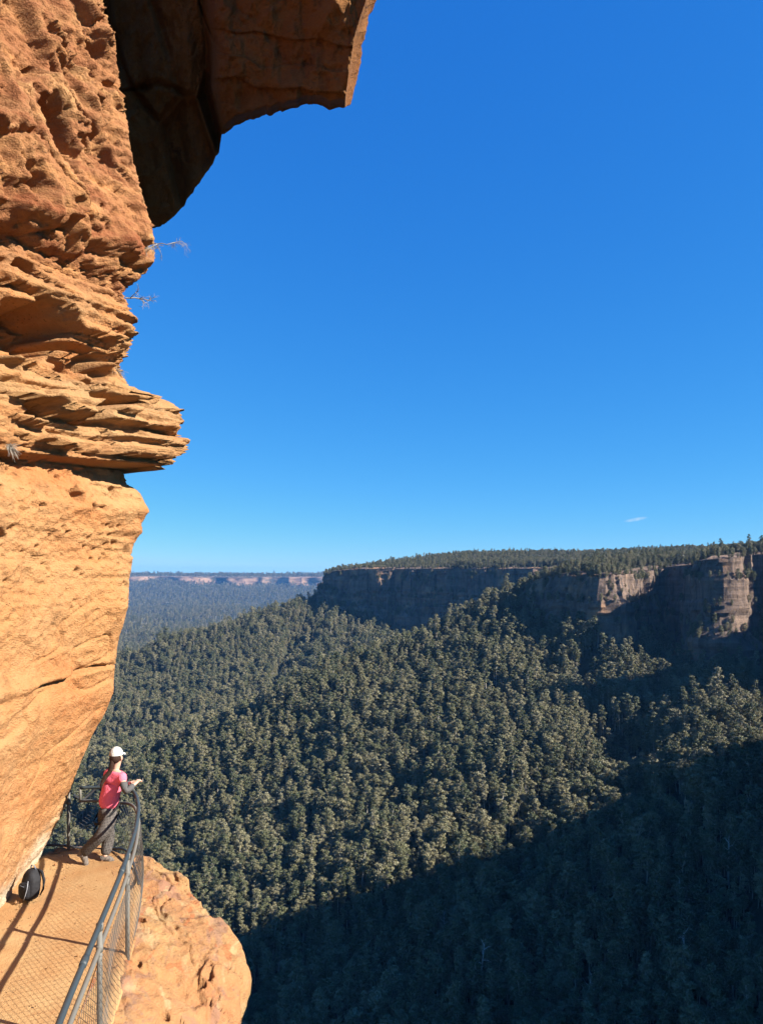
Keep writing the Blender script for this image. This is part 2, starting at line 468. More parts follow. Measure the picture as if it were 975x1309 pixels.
def leaf_cards(r, centres, radii, n_per, size):
    """small bent leaf sprays spread through lumpy clumps"""
    V = []; F = []
    for c, R in zip(centres, radii):
        n = int(n_per * (R[0] / 2.6) ** 1.6) + 6
        d = r.normal(size=(n, 3)); d /= np.linalg.norm(d, axis=1)[:, None]
        d[:, 2] = np.where(d[:, 2] < -0.35, -d[:, 2] * 0.6, d[:, 2])
        rad = r.uniform(0.35, 1.08, n) ** 0.6
        P = c + d * rad[:, None] * R
        nrm = d + r.normal(scale=0.55, size=(n, 3)); nrm /= np.linalg.norm(nrm, axis=1)[:, None]
        a = np.cross(nrm, r.normal(size=(n, 3))); a /= np.linalg.norm(a, axis=1)[:, None]
        b = np.cross(nrm, a)
        s = size * r.uniform(0.55, 1.35, n)[:, None]; e = s * r.uniform(0.45, 0.9, n)[:, None]
        q = np.stack([P - a * s - b * e * 0.4, P + b * -e + nrm * e * 0.25, P + a * s + b * e * 0.3, P + b * e - nrm * e * 0.25], 1)
        V.append(q.reshape(-1, 3))
    V = np.concatenate(V)
    return V, np.arange(len(V)).reshape(-1, 4)

def make_tree_meshes(seed, height, crown_base, spread, n_cl, card, dens, cl_r):
    r = np.random.default_rng(seed)
    trunk = Buf()
    lean = r.normal(scale=0.035, size=2)
    zz = np.linspace(-2.5, height * 0.82, 7)
    wob = np.cumsum(r.normal(scale=0.012 * height, size=(7, 2)), axis=0) * np.linspace(0, 1, 7)[:, None]
    P = np.stack([lean[0] * zz + wob[:, 0], lean[1] * zz + wob[:, 1], zz], 1)
    trunk.tube(P, np.linspace(0.017, 0.006, 7) * height, 6)
    C, R = [], []
    for k in range(n_cl):
        u = (k + r.uniform(0, 1)) / n_cl
        z = height * (crown_base + (1 - crown_base) * u * 0.97)
        prof = 0.45 + 0.75 * u if u < 0.7 else 0.98 - 1.9 * (u - 0.7)
        ang = k * 2.399 + r.uniform(-0.5, 0.5)
        rad = spread * prof * r.uniform(0.35, 1.0)
        st = np.array([np.interp(z * 0.86, zz, P[:, 0]), np.interp(z * 0.86, zz, P[:, 1]), min(z * 0.86, zz[-1])])
        en = np.array([st[0] + math.cos(ang) * rad, st[1] + math.sin(ang) * rad, z])
        mid = (st + en) / 2 + np.array([0, 0, -0.12 * rad])
        trunk.tube([st, mid, en], [0.0055 * height, 0.0035 * height, 0.0015 * height], 4, False)
        cr = cl_r * r.uniform(0.7, 1.3)
        C.append(en + [0, 0, cr * 0.2]); R.append(np.array([cr, cr, cr * r.uniform(0.6, 0.85)]))
    V, F = leaf_cards(r, C, R, dens, card)
    return trunk, V, F
KINDS = [  # seed, height, crown base, spread, clumps, card size, density, clump radius
    (1, 29, 0.46, 4.4, 13, 0.46, 150, 2.5), (2, 33, 0.52, 3.6, 12, 0.46, 150, 2.3), (3, 25, 0.36, 4.8, 14, 0.47, 145, 2.6),
    (4, 36, 0.42, 3.8, 16, 0.46, 145, 2.3), (5, 18, 0.10, 4.2, 14, 0.47, 150, 2.6), (6, 27, 0.42, 5.2, 15, 0.47, 140, 2.6)]
KIND_WORDS = ['round topped', 'slender high crowned', 'broad bushy', 'tall straight', 'short dense', 'spreading']
tree_src = [make_tree_meshes(*k) for k in KINDS]
crown_src, trunk_src = [], []
for (tb, V, F) in tree_src:
    c = mesh_from('crown', V, F, M_LEAF, None, False); crown_src.append(c.data); bpy.data.objects.remove(c)
    k = tb.build('trunk', M_BARK); trunk_src.append(k.data); bpy.data.objects.remove(k)

def scatter(x0, x1, y0, y1, step, keep):
    nx, ny = int((x1 - x0) / step), int((y1 - y0) / step)
    X, Y = np.meshgrid(np.arange(nx), np.arange(ny))
    x = x0 + (X + rng.uniform(0.05, 0.95, X.shape)) * step
    y = y0 + (Y + rng.uniform(0.05, 0.95, X.shape)) * step
    x, y = x.ravel(), y.ravel()
    m = keep(x, y)
    return x[m], y[m]
def in_view(x, y, mg=45): return np.abs(x) < 0.53 * y + mg
groups = []
groups.append((scatter(-420, 330, 130, 760, 4.3, in_view), 0.68))
groups.append((scatter(-900, 900, 760, 1500, 5.0, in_view), 0.70))
groups.append((scatter(-1100, 1100, 1500, 2400, 7.2, in_view), 0.76))
groups.append((scatter(330, 420, 600, 760, 4.6, in_view), 0.68))
groups.append((scatter(150, 800, 640, 1500, 5.2, lambda x, y: in_view(x, y) & inside(x, y, rim_poly)), 0.92))
groups.append((scatter(-420, 420, 150, 760, 5.6, in_view), 0.40))
groups.append((scatter(-900, 900, 760, 1500, 7.0, in_view), 0.42))
groups.append((scatter(150, 520, -40, 760, 8.5, lambda x, y: (~in_view(x, y, 45)) & (x > 0.5 * y)), 0.85))
groups.append((scatter(-1700, 100, 2400, 3900, 14, lambda x, y: (x < -0.05 * y) & (x > -0.42 * y)), 1.05))
groups.append((scatter(-3700, 100, 3900, 9800, 26, lambda x, y: (x < -0.05 * y) & (x > -0.40 * y)), 1.45))
TX = np.concatenate([g[0][0] for g in groups]); TY = np.concatenate([g[0][1] for g in groups])
TS = np.concatenate([np.full(len(g[0][0]), g[1]) for g in groups])
TZ = terrain(TX, TY)
e = 4.0
slope = np.hypot(terrain(TX + e, TY) - terrain(TX - e, TY), terrain(TX, TY + e) - terrain(TX, TY - e)) / (2 * e)
gap = fbm(TX / 55, TY / 55, 0.3, 3, 91)
m = (slope < 1.15) & (gap > -0.62 + 0.45 * rng.random(len(TX)) ** 2) & (rng.random(len(TX)) > 0.08) & (np.hypot(TX + 30, TY) > 60)
TX, TY, TZ, TS, slope = TX[m], TY[m], TZ[m], TS[m], slope[m]
onplat = inside(TX, TY, rim_poly) & (TY < 4000)
TS = TS * np.clip(rng.normal(0.84, 0.27, len(TX)), 0.36, 1.55) * (1 + 0.16 * fbm(TX / 90, TY / 90, 0.7, 2, 92))
TS = np.where(onplat, np.minimum(TS, 0.85) * 0.56, TS)
TK = rng.choice(6, len(TX), p=[0.19, 0.2, 0.15, 0.19, 0.14, 0.13])
TK = np.where((TY > 900) & (TK % 2 == 1) & (rng.random(len(TX)) < 0.75), rng.choice([0, 2, 5, 4], len(TX)), TK)
TK = np.where(onplat & (rng.random(len(TX)) < 0.8), rng.choice([4, 2, 4], len(TX)), TK)
TR = rng.uniform(0, 2 * math.pi, len(TX))
# bushes and small trees on the cliff ledges
LP = np.concatenate(cliff_ledge_pts); LP = LP[rng.random(len(LP)) < 0.5]
sh_n = len(LP)
TX = np.r_[TX, LP[:, 0]]; TY = np.r_[TY, LP[:, 1]]; TZ = np.r_[TZ, LP[:, 2]]
TS = np.r_[TS, rng.uniform(0.12, 0.55, sh_n)]; TK = np.r_[TK, np.full(sh_n, 4)]; TR = np.r_[TR, rng.uniform(0, 6.28, sh_n)]
print('TREES', len(TX))

# rock outline in the photo, only used to leave hidden trees out of the individuals
HOUSES = [(405, 985, 0.3), (421, 990, -0.2)]
for hx, hy, _r in HOUSES:                                      # a clearing in front of the houses on the plateau
    t_ = np.clip(((TX * hx + TY * hy) / (hx * hx + hy * hy)), 0, 1.02)
    near_ = (np.hypot(TX - t_ * hx, TY - t_ * hy) < 12) & (t_ > 0.90)
    keep_ = ~near_
    TX, TY, TZ, TS, TK, TR = (q_[keep_] for q_ in (TX, TY, TZ, TS, TK, TR))
U = CU + FPX * TX / np.maximum(TY, 1); Vb = CV - FPX * TZ / np.maximum(TY, 1); Vt = CV - FPX * (TZ + 28 * TS) / np.maximum(TY, 1)
vis = (TY > 100) & (U > 330) & (U < 970) & (Vt > 760) & (Vb < 1305) & (TS > 0.36)
size = TS / np.maximum(TY, 1)
shade_line = 1190 - (U - 320) * (225.0 / 655.0)                 # the edge of the great shadow across the slope
dark = Vb > shade_line + 10
def pick(mask, n):
    i = np.nonzero(mask)[0]
    return i[np.argsort(-size[i])][:n]
ind = np.r_[pick(vis & dark, 150), pick(vis & ~dark, 150)]
is_ind = np.zeros(len(TX), bool); is_ind[ind] = True

for j in ind:
    k = int(TK[j])
    root = empty('eucalyptus_tree', (TX[j], TY[j], TZ[j] - 0.3), TR[j])
    root.scale = (TS[j],) * 3
    c = bpy.data.objects.new('crown', crown_src[k]); COL.objects.link(c); c.parent = root
    s = bpy.data.objects.new('trunk', trunk_src[k]); COL.objects.link(s); s.parent = root
    if dark[j]:
        tag(root, KIND_WORDS[k] + ' eucalyptus in the deep shade at the bottom of the gorge', 'tree', KIND_WORDS[k] + ' trees in the gorge shade')
    else:
        tag(root, KIND_WORDS[k] + ' sunlit eucalyptus on the slope just above the great shadow', 'tree', KIND_WORDS[k] + ' trees above the shadow edge')

# bleached dead trees standing in the shade
t = NT('bleached_wood', 0.9, 0.1); t.color(t.mix(t.noise(0.8, 3), (0.30, 0.28, 0.25), (0.50, 0.47, 0.42))); M_DEAD = t.m
rd = np.random.default_rng(17)
dead_me = None
for (u, v) in ((868, 1190), (878, 1262), (612, 1268), (745, 1300), (566, 1215), (930, 1130), (470, 1262)):
    yy_ = np.linspace(120, 900, 1600); xx_ = (u - CU) / FPX * yy_
    hh_ = terrain(xx_, yy_); k_ = int(np.argmax(hh_ > (CV - v) / FPX * yy_))
    if dead_me is None:
        b = Buf()
        b.tube([(0, 0, -2), (0.2, 0, 8), (0.1, 0.3, 17), (0.5, 0.2, 26)], [0.55, 0.42, 0.28, 0.08], 6)
        for q in range(9):
            z_ = 9 + q * 1.9; a_q = q * 2.4; l_ = 6.5 - 0.45 * q
            b.tube([(0.2, 0.1, z_), (0.5 * l_ * math.cos(a_q), 0.5 * l_ * math.sin(a_q), z_ + 1.0 + rd.uniform(-0.6, 0.8)), (l_ * math.cos(a_q), l_ * math.sin(a_q), z_ + 2.5 + rd.uniform(-1, 2))], [0.20, 0.13, 0.04], 5, False)
        o = b.build('dead_tree', M_DEAD); dead_me = o.data
    else:
        o = bpy.data.objects.new('dead_tree', dead_me); COL.objects.link(o)
    o.location = (xx_[k_], yy_[k_], hh_[k_]); o.rotation_euler = (rd.normal() * 0.08, rd.normal() * 0.08, rd.uniform(0, 6.28)); o.scale = (rd.uniform(0.8, 1.1),) * 3
    tag(o, 'bare bleached dead tree standing in the shaded forest', 'dead tree', 'dead trees in the shaded forest')

# every other tree: one forest
fo = np.nonzero(~is_ind)[0]
PV = np.stack([TX[fo], TY[fo], TZ[fo] - 0.3], 1)
allV, allF, allF3, pid, fpid, fpid3, smat, smat3 = [PV], [], [], [np.full(len(fo), -1)], [], [], [], []
n = len(PV)
for k, (tb, V, F) in enumerate(tree_src):
    allV.append(V); allF.append(F + n); n += len(V); pid.append(np.full(len(V), k)); smat.append(np.zeros(len(F)))
    tv = np.vstack(tb.V); tf = np.vstack(tb.F4)
    allV.append(tv); allF.append(tf + n); n += len(tv); pid.append(np.full(len(tv), k)); smat.append(np.ones(len(tf)))
forest = mesh_from('forest', np.vstack(allV), np.vstack(allF), M_LEAF, None, False)
fm = forest.data
fm.materials.append(M_BARK)
fm.polygons.foreach_set('material_index', np.concatenate(smat).astype(np.int32))
def attr(name, typ, vals):
    a = fm.attributes.new(name, typ, 'POINT'); a.data.foreach_set('value', vals)
nz = n - len(fo)
attr('proto', 'INT', np.concatenate(pid).astype(np.int32))
attr('kind_id', 'INT', np.r_[TK[fo], np.full(nz, -1)].astype(np.int32))
attr('tree_scale', 'FLOAT', np.r_[TS[fo], np.ones(nz)].astype(np.float32))
attr('tree_turn', 'FLOAT', np.r_[TR[fo], np.zeros(nz)].astype(np.float32))
ng = bpy.data.node_groups.new('forest_scatter', 'GeometryNodeTree')
ng.interface.new_socket('Geometry', in_out='INPUT', socket_type='NodeSocketGeometry')
ng.interface.new_socket('Geometry', in_out='OUTPUT', socket_type='NodeSocketGeometry')
N, L = ng.nodes, ng.links
gi, go = N.new('NodeGroupInput'), N.new('NodeGroupOutput')
def named(name, typ):
    x = N.new('GeometryNodeInputNamedAttribute'); x.data_type = typ; x.inputs[0].default_value = name
    return next(s for s in x.outputs if s.enabled and s.name == 'Attribute')
def cmp_eq(sock, v):
    x = N.new('FunctionNodeCompare'); x.data_type = 'INT'; x.operation = 'EQUAL'
    ins = [s for s in x.inputs if s.enabled]
    L.new(sock, ins[0]); ins[1].default_value = v
    return x.outputs[0]
def separate(geo, sel):
    x = N.new('GeometryNodeSeparateGeometry'); x.domain = 'POINT'
    L.new(geo, x.inputs[0]); L.new(sel, x.inputs[1]); return x.outputs[0]
join = N.new('GeometryNodeJoinGeometry')
proto_s, kind_s, scale_s, turn_s = named('proto', 'INT'), named('kind_id', 'INT'), named('tree_scale', 'FLOAT'), named('tree_turn', 'FLOAT')
cx = N.new('ShaderNodeCombineXYZ'); L.new(turn_s, cx.inputs[2])
e2r = N.new('FunctionNodeEulerToRotation'); L.new(cx.outputs[0], e2r.inputs[0])
pts = separate(gi.outputs[0], cmp_eq(proto_s, -1))
for k in range(6):
    iop = N.new('GeometryNodeInstanceOnPoints')
    L.new(pts, iop.inputs['Points']); L.new(cmp_eq(kind_s, k), iop.inputs['Selection'])
    L.new(separate(gi.outputs[0], cmp_eq(proto_s, k)), iop.inputs['Instance'])
    L.new(e2r.outputs[0], iop.inputs['Rotation']); L.new(scale_s, iop.inputs['Scale'])
    L.new(iop.outputs[0], join.inputs[0])
L.new(join.outputs[0], go.inputs[0])
md = forest.modifiers.new('forest_scatter', 'NODES'); md.node_group = ng
tag(forest, 'grey-green eucalyptus forest covering the valley slopes and plateau tops', 'forest', kind='stuff')

t = NT('white_render', 0.8, 0.2); t.color((0.72, 0.71, 0.68)); M_WHITE = t.m
t = NT('grey_roofing', 0.7, 0.3); t.color((0.30, 0.30, 0.31)); M_ROOF = t.m
t = NT('window_glass', 0.15, 0.5); t.color((0.03, 0.04, 0.05)); M_PANE = t.m
for k, (hx, hy, ha) in enumerate(HOUSES):
    hz_ = float(terrain(np.array([hx]), np.array([hy]))[0])
    h = empty('house', (hx, hy, hz_), ha)
    w, dd, hh = (11.0, 7.0, 6.0) if k == 0 else (8.0, 6.0, 4.2)
    tag(h, ('larger' if k == 0 else 'smaller') + ' white house among the trees on the plateau skyline', 'house')
    mesh_from('wall', [(x, y, z) for x in (-w / 2, w / 2) for y in (-dd / 2, dd / 2) for z in (-1, hh)], [(0, 1, 3, 2), (4, 6, 7, 5), (0, 4, 5, 1), (2, 3, 7, 6)], M_WHITE, h, False)
    W2, D2 = w / 2 + 0.5, dd / 2 + 0.5
    mesh_from('roof', [(-W2, -D2, hh), (W2, -D2, hh), (W2, D2, hh), (-W2, D2, hh), (-W2 + 1.5, 0, hh + 2.0), (W2 - 1.5, 0, hh + 2.0)], [(0, 1, 5, 4), (2, 3, 4, 5), (0, 3, 2, 1)], M_ROOF, h, False, [(1, 2, 5), (3, 0, 4)])
    for wx in (-w * 0.28, w * 0.02, w * 0.30):
        mesh_from('window', [(wx - 0.6, -dd / 2 - 0.03, hh - 2.4), (wx + 0.6, -dd / 2 - 0.03, hh - 2.4), (wx + 0.6, -dd / 2 - 0.03, hh - 1.0), (wx - 0.6, -dd / 2 - 0.03, hh - 1.0)], [(0, 1, 2, 3)], M_PANE, h, False)

# ------------------------------------------------------------------ the air
hz = bpy.data.materials.new('valley_air'); hz.use_nodes = True
hn, hl = hz.node_tree.nodes, hz.node_tree.links
hn.clear()
ho = hn.new('ShaderNodeOutputMaterial'); hv = hn.new('ShaderNodeVolumePrincipled')
hv.inputs['Color'].default_value = (0.15, 0.45, 1.0, 1)
hv.inputs['Density'].default_value = 3.0e-5
hv.inputs['Anisotropy'].default_value = 0.1
hl.new(hv.outputs[0], ho.inputs['Volume'])
x0, x1, y0, y1, z0, z1 = -9050, 9050, -650, 14100, -560, 130
bv = [(x, y, z) for x in (x0, x1) for y in (y0, y1) for z in (z0, z1)]
haze = mesh_from('haze', bv, [(0, 1, 3, 2), (4, 6, 7, 5), (0, 4, 5, 1), (2, 3, 7, 6), (0, 2, 6, 4), (1, 5, 7, 3)], hz, None, False)
tag(haze, 'thin blue haze filling the valley air', 'haze', kind='stuff')
# ------------------------------------------------------------------ the near sandstone: leaning wall, overhang, outer shelf
def rock_material(name, cols, z_ramp=None, bump=1.0, spots=0.5):
    """cols: base, pale, red, dark"""
    t = NT(name, 0.93, 0.12)
    base, pale, red, dark = cols
    c = t.mix(t.ramp(t.noise(0.55, 5, 0.6, None, 0.6), [(0.40, (0, 0, 0)), (0.66, (1, 1, 1))]), base, pale)
    c = t.mix(t.ramp(t.noise(0.42, 5, 0.6, t.mapped((1, 1, 1.7), (0.4, 0.2, 1.0)), 0.8), [(0.48, (0, 0, 0)), (0.68, (0.9, 0.9, 0.9))]), c, red)
    band = t.noise(1.0, 5, 0.7, t.mapped((0.5, 0.5, 7.0)), 0.5)
    c = t.mix(t.ramp(band, [(0.50, (0, 0, 0)), (0.75, (0.55, 0.55, 0.55))]), c, red)
    c = t.mix(t.ramp(t.noise(2.4, 6, 0.72, None, 0.4), [(0.57, (0, 0, 0)), (0.72, (spots,) * 3)]), c, dark)
    c = t.mix(t.ramp(t.noise(13, 5, 0.7), [(0.35, (0, 0, 0)), (0.7, (0.5, 0.5, 0.5))]), c, pale)
    pit_shade = t.ramp(t.voro(15, t.mapped((1, 1, 1.6), (0, 0.5, 0))), [(0.10, (1, 1, 1)), (0.22, (0, 0, 0))])
    pm = t.ramp(t.noise(1.3, 4, 0.6), [(0.46, (0, 0, 0)), (0.60, (1, 1, 1))])
    c = t.mix(t.math('MULTIPLY', t.math('MULTIPLY', pit_shade, pm), 0.85), c, dark)  # dark dots painted as the shade inside pits too small for the mesh
    c = t.mix(t.ramp(t.noise(34, 4, 0.75), [(0.57, (0, 0, 0)), (0.74, (0.55 * spots,) * 3)]), c, dark)
    st = t.noise(1.0, 5, 0.6, t.mapped((2.6, 2.6, 0.28), (0.12, 0.2, 0)))
    c = t.mix(t.ramp(st, [(0.56, (0, 0, 0)), (0.70, (0.42 * spots + 0.1,) * 3)]), c, tuple(0.5 * a_ + 0.5 * b_ for a_, b_ in zip(dark, red)))
    if z_ramp is not None:
        sp = t.n.new('ShaderNodeSeparateXYZ'); t.l.new(t.co, sp.inputs[0])
        for (lo, hi, cc, amt) in z_ramp:
            w = t.math('ADD', sp.outputs[2], t.math('MULTIPLY', t.math('SUBTRACT', t.noise(0.9, 4, 0.6), 0.5), 1.6))
            m = t.n.new('ShaderNodeMapRange'); m.interpolation_type = 'LINEAR'
            m.inputs[1].default_value = lo; m.inputs[2].default_value = hi
            t.l.new(w, m.inputs[0])
            blotch = t.ramp(t.noise(1.7, 5, 0.65, t.mapped((1, 1, 2.2))), [(0.36, (0, 0, 0)), (0.62, (amt,) * 3)])
            c = t.mix(t.math('MULTIPLY', m.outputs[0], blotch), c, cc)
    t.color(c)
    h = t.math('ADD', t.math('MULTIPLY', t.noise(11, 9, 0.82), 1.0), t.math('MULTIPLY', t.voro(30, t.mapped((1, 1, 1.4))), 0.35))
    t.bump(h, bump * 0.75, 0.06)
    return t.m
M_WALL = rock_material('orange_sandstone', ((0.385, 0.182, 0.068), (0.405, 0.230, 0.105), (0.36, 0.128, 0.042), (0.085, 0.040, 0.020)),
                       [(1.4, 2.1, (0.30, 0.19, 0.092), 0.6), (3.3, 4.2, (0.225, 0.078, 0.033), 1.0), (4.6, 6.0, (0.285, 0.130, 0.058), 0.5), (-3.3, -3.9, (0.50, 0.42, 0.30), 1.0)], 0.9)
M_OVER = rock_material('shade_darkened_sandstone', ((0.215, 0.086, 0.028), (0.26, 0.120, 0.042), (0.20, 0.068, 0.022), (0.04, 0.024, 0.015)), None, 1.3, 1.0)  # same sandstone, colours darkened to paint in the overhang's shade
M_SHELF = rock_material('shelf_sandstone', ((0.345, 0.178, 0.072), (0.37, 0.225, 0.100), (0.31, 0.118, 0.050), (0.17, 0.11, 0.088)), None, 0.8, 0.9)

def stain_shelf(m):
    n, l = m.node_tree.nodes, m.node_tree.links
    bs = n['Principled BSDF']; src = bs.inputs['Base Color'].links[0].from_socket
    co = n.new('ShaderNodeTexCoord').outputs['Object']
    for seed, scale, lo, hi, colr, amt in ((3.1, 1.5, 0.55, 0.60, (0.235, 0.130, 0.092), 0.6), (7.7, 2.3, 0.60, 0.63, (0.33, 0.115, 0.045), 0.7), (1.3, 2.9, 0.58, 0.68, (0.40, 0.28, 0.145), 0.6)):
        mp = n.new('ShaderNodeMapping'); mp.inputs['Location'].default_value = (seed, seed * 2, seed); mp.inputs['Rotation'].default_value = (0, 0, 0.6); mp.inputs['Scale'].default_value = (1.7, 0.8, 1)
        l.new(co, mp.inputs[0])
        t = n.new('ShaderNodeTexNoise'); t.inputs['Scale'].default_value = scale; t.inputs['Detail'].default_value = 5; t.inputs['Distortion'].default_value = 0.7
        l.new(mp.outputs[0], t.inputs['Vector'])
        r = n.new('ShaderNodeMapRange'); r.inputs[1].default_value = lo; r.inputs[2].default_value = hi; r.inputs[4].default_value = amt
        l.new(t.outputs[0], r.inputs[0])
        x = n.new('ShaderNodeMix'); x.data_type = 'RGBA'; x.inputs[7].default_value = (*(0.85 * q_ for q_ in colr), 1)
        l.new(r.outputs[0], x.inputs[0]); l.new(src, x.inputs[6]); src = x.outputs[2]
    l.new(src, bs.inputs['Base Color'])
stain_shelf(M_SHELF)

SIL = np.array([(108, -330), (118, -150), (132, 0), (148, 60), (158, 130), (165, 180), (180, 240), (195, 290), (198, 310), (195, 335), (175, 358), (160, 369), (156, 374), (165, 385),
    (176, 405), (172, 435), (158, 460), (155, 475), (165, 493), (185, 500), (215, 512), (235, 530), (228, 548), (245, 565), (240, 580), (200, 596), (165, 600), (157, 604),
    (163, 620), (178, 632), (190, 655), (180, 675), (175, 700), (165, 740), (165, 770), (158, 800), (150, 830), (148, 850), (145, 885), (138, 905), (118, 940), (108, 965),
    (90, 1010), (75, 1045), (62, 1075), (52, 1098), (44, 1130), (36, 1250)], float)
Y_S = 11.0
def sil_x(z):
    v = CV - FPX * z / Y_S
    return (np.interp(v, SIL[:, 1], SIL[:, 0]) - CU) / FPX * Y_S
NR = 830
zr = np.linspace(-6.0, 12.2, NR)
xs_t = sil_x(zr)
kw = np.exp(-0.5 * (np.arange(-110, 111) * (zr[1] - zr[0]) / 0.75) ** 2); kw /= kw.sum()
xs_low = np.convolve(np.pad(xs_t, 110, 'edge'), kw, 'valid')
xs_res = xs_t - xs_low
k_z = np.interp(zr, [-6, -4.1, -1.2, 1.0, 2.2, 4.5, 12], [-0.13, -0.13, 0.17, 0.32, 0.45, 0.42, 0.40])
q = np.concatenate([np.linspace(8.8, 3.4, 150)[:-1], np.linspace(3.4, 0.30, 190)])      # distance back along the wall from the corner
phi = np.linspace(0, math.pi / 2, 46)[1:]
back = np.linspace(0.06, 5.0, 46)
nq, nphi = len(q), len(phi)
NC = nq + nphi + len(back)
A = np.concatenate([-q, -0.30 + phi * 0.5, -0.30 + 0.785 + back])                       # along-wall coordinate
Q = np.concatenate([q, np.full(nphi + len(back), 0.30)])
turn = -k_z[:, None] * np.minimum(Q, 2.9)[None, :] + 0.10 * np.maximum(Q - 2.9, 0)[None, :]
xoff = np.concatenate([np.zeros(nq), -0.5 * (1 - np.cos(phi)), -0.5 - back])
yy = np.concatenate([Y_S - q, Y_S - 0.30 + 0.5 * np.sin(phi), np.full(len(back), Y_S + 0.20) + 0.12 * back])
wq = 0.30 + 0.70 * np.exp(-(Q / 1.5) ** 2)
X = xs_low[:, None] + xs_res[:, None] * wq[None, :] + turn + xoff[None, :]
Yg = np.broadcast_to(yy[None, :], X.shape).copy()
dip = 0.07 * np.minimum(Q, 4)[None, :] * (sstep(-1.0, 1.8, zr) * (1 - sstep(5, 8, zr)))[:, None]
Z = zr[:, None] - dip
def grid_normals(X, Y, Z):
    du = np.stack([np.gradient(X, axis=1), np.gradient(Y, axis=1), np.gradient(Z, axis=1)], -1)
    dv = np.stack([np.gradient(X, axis=0), np.gradient(Y, axis=0), np.gradient(Z, axis=0)], -1)
    n = np.cross(du, dv); n /= np.linalg.norm(n, axis=-1)[..., None] + 1e-9
    return n
Xs = xs_low[:, None] + turn + xoff[None, :]                                              # smooth version gives the push directions
Nn = grid_normals(Xs, Yg, Z)
if Nn[NR // 2, nq // 2, 0] < 0: Nn = -Nn
Aa = np.broadcast_to(A[None, :], X.shape); Zz = np.broadcast_to(zr[:, None], X.shape)
zn = Zz + 0.28 * fbm(Aa / 1.1, Zz / 1.1, 0.3, 3, 101)
wA = 1 - sstep(1.35, 1.75, zn); wC = sstep(3.7, 4.5, zn + 0.25 * Aa * 0.3); wB = np.clip(1 - wA - wC, 0, 1)
# lower bulge: smooth, pitted towards the top, cracked
f1, f2, cid = worley(Aa / 0.42, Zz / 0.34, 0.0, 111)
g1, g2, gid = worley(Aa / 0.13, Zz / 0.10, 0.5, 117)
pit_zone = sstep(-1.6, 1.2, Zz + 1.1 * fbm(Aa / 1.2, Zz / 1.2, 0.8, 3, 119))
n_d = np.abs(vnoise(Aa * 0.9 + Zz * 0.35, Zz * 2.4 - Aa * 0.5, 0.3, 121))
n_e = np.abs(vnoise(Aa * 2.2 - Zz * 0.9, Zz * 1.1 + Aa * 0.8, 4.3, 122))
crack_z = -1.28 + 0.05 * Aa + 0.09 * fbm(Aa / 0.8, 0.0, 0.3, 4, 123)
dA = (0.14 * fbm(Aa / 1.6, Zz / 1.9, 0.2, 3, 125) + 0.055 * fbm(Aa / 0.42, Zz / 0.36, 0.6, 4, 126, 2.1, 0.55) + 0.045 * fbm(Aa / 0.12, Zz / 0.085, 0.6, 3, 226, 2.1, 0.65) * (0.45 + 0.75 * pit_zone) + 0.05 * (_hash(np.floor(Aa * 0.0), np.floor(zb_ := (Zz + 0.08 * Aa + 0.06 * fbm(Aa / 0.5, Zz / 0.5, 0.2, 3, 231)) / 0.17), np.floor(Aa / 0.9 + np.floor(zb_) * 0.37), 232) - 0.5) * pit_zone
      - 0.20 * sstep(0.36, 0.20, f1 + 0.10 * fbm(Aa / 0.09, Zz / 0.09, 0.2, 2, 211)) * (cid > 0.74) * sstep(0.25, 0.7, pit_zone)
      - 0.085 * sstep(0.42, 0.24, g1) * (gid > 0.80) * (0.25 + 0.75 * pit_zone)
      - 0.05 * sstep(0.045, 0.0, n_d) * sstep(-0.1, 0.4, vnoise(Aa / 0.8, Zz / 0.8, 2.0, 127))
      - 0.03 * sstep(0.05, 0.0, n_e) * sstep(0.0, 0.5, vnoise(Aa / 0.5, Zz / 0.9, 5.0, 128))
      - 0.10 * np.exp(-((Zz - crack_z) / 0.028) ** 2) * sstep(-0.5, 0.2, vnoise(Aa / 0.6, 0, 0, 129))
      + 0.05 * sstep(crack_z - 0.02, crack_z + 0.06, Zz))
# middle band: thin eroded beds
zw = Zz + 0.09 * fbm(Aa / 0.9, Zz / 0.5, 0.1, 4, 131) + 0.05 * Aa
lay = np.floor(zw / 0.21 + 0.6 * vnoise(Aa / 1.6, zw / 0.3, 0.0, 132)); sub = np.floor(zw / 0.055 + 0.5 * vnoise(Aa / 0.5, zw / 0.1, 0.4, 133))
o1 = _hash(lay, lay * 0, lay * 0, 134) - 0.6; o2 = _hash(sub, sub * 0, sub * 0, 135) - 0.5
h1, h2, hid = worley(Aa / 0.62 + 0.3 * Zz, zw / 0.30, 0.2, 137)
dB = (0.55 * o1 * (0.7 + 0.7 * vnoise(Aa / 0.55, lay * 3.7, 0.5, 136)) + 0.085 * o2 * (0.8 + 0.8 * vnoise(Aa / 0.25, sub * 2.1, 0.1, 138))
      + 0.26 * (hid - 0.5) - 0.95 * sstep(0.10, 0.42, fbm(Aa / 0.9, Zz / 0.42, 0.4, 3, 139)) + 0.05 * fbm(Aa / 0.12, Zz / 0.07, 0.2, 4, 140))
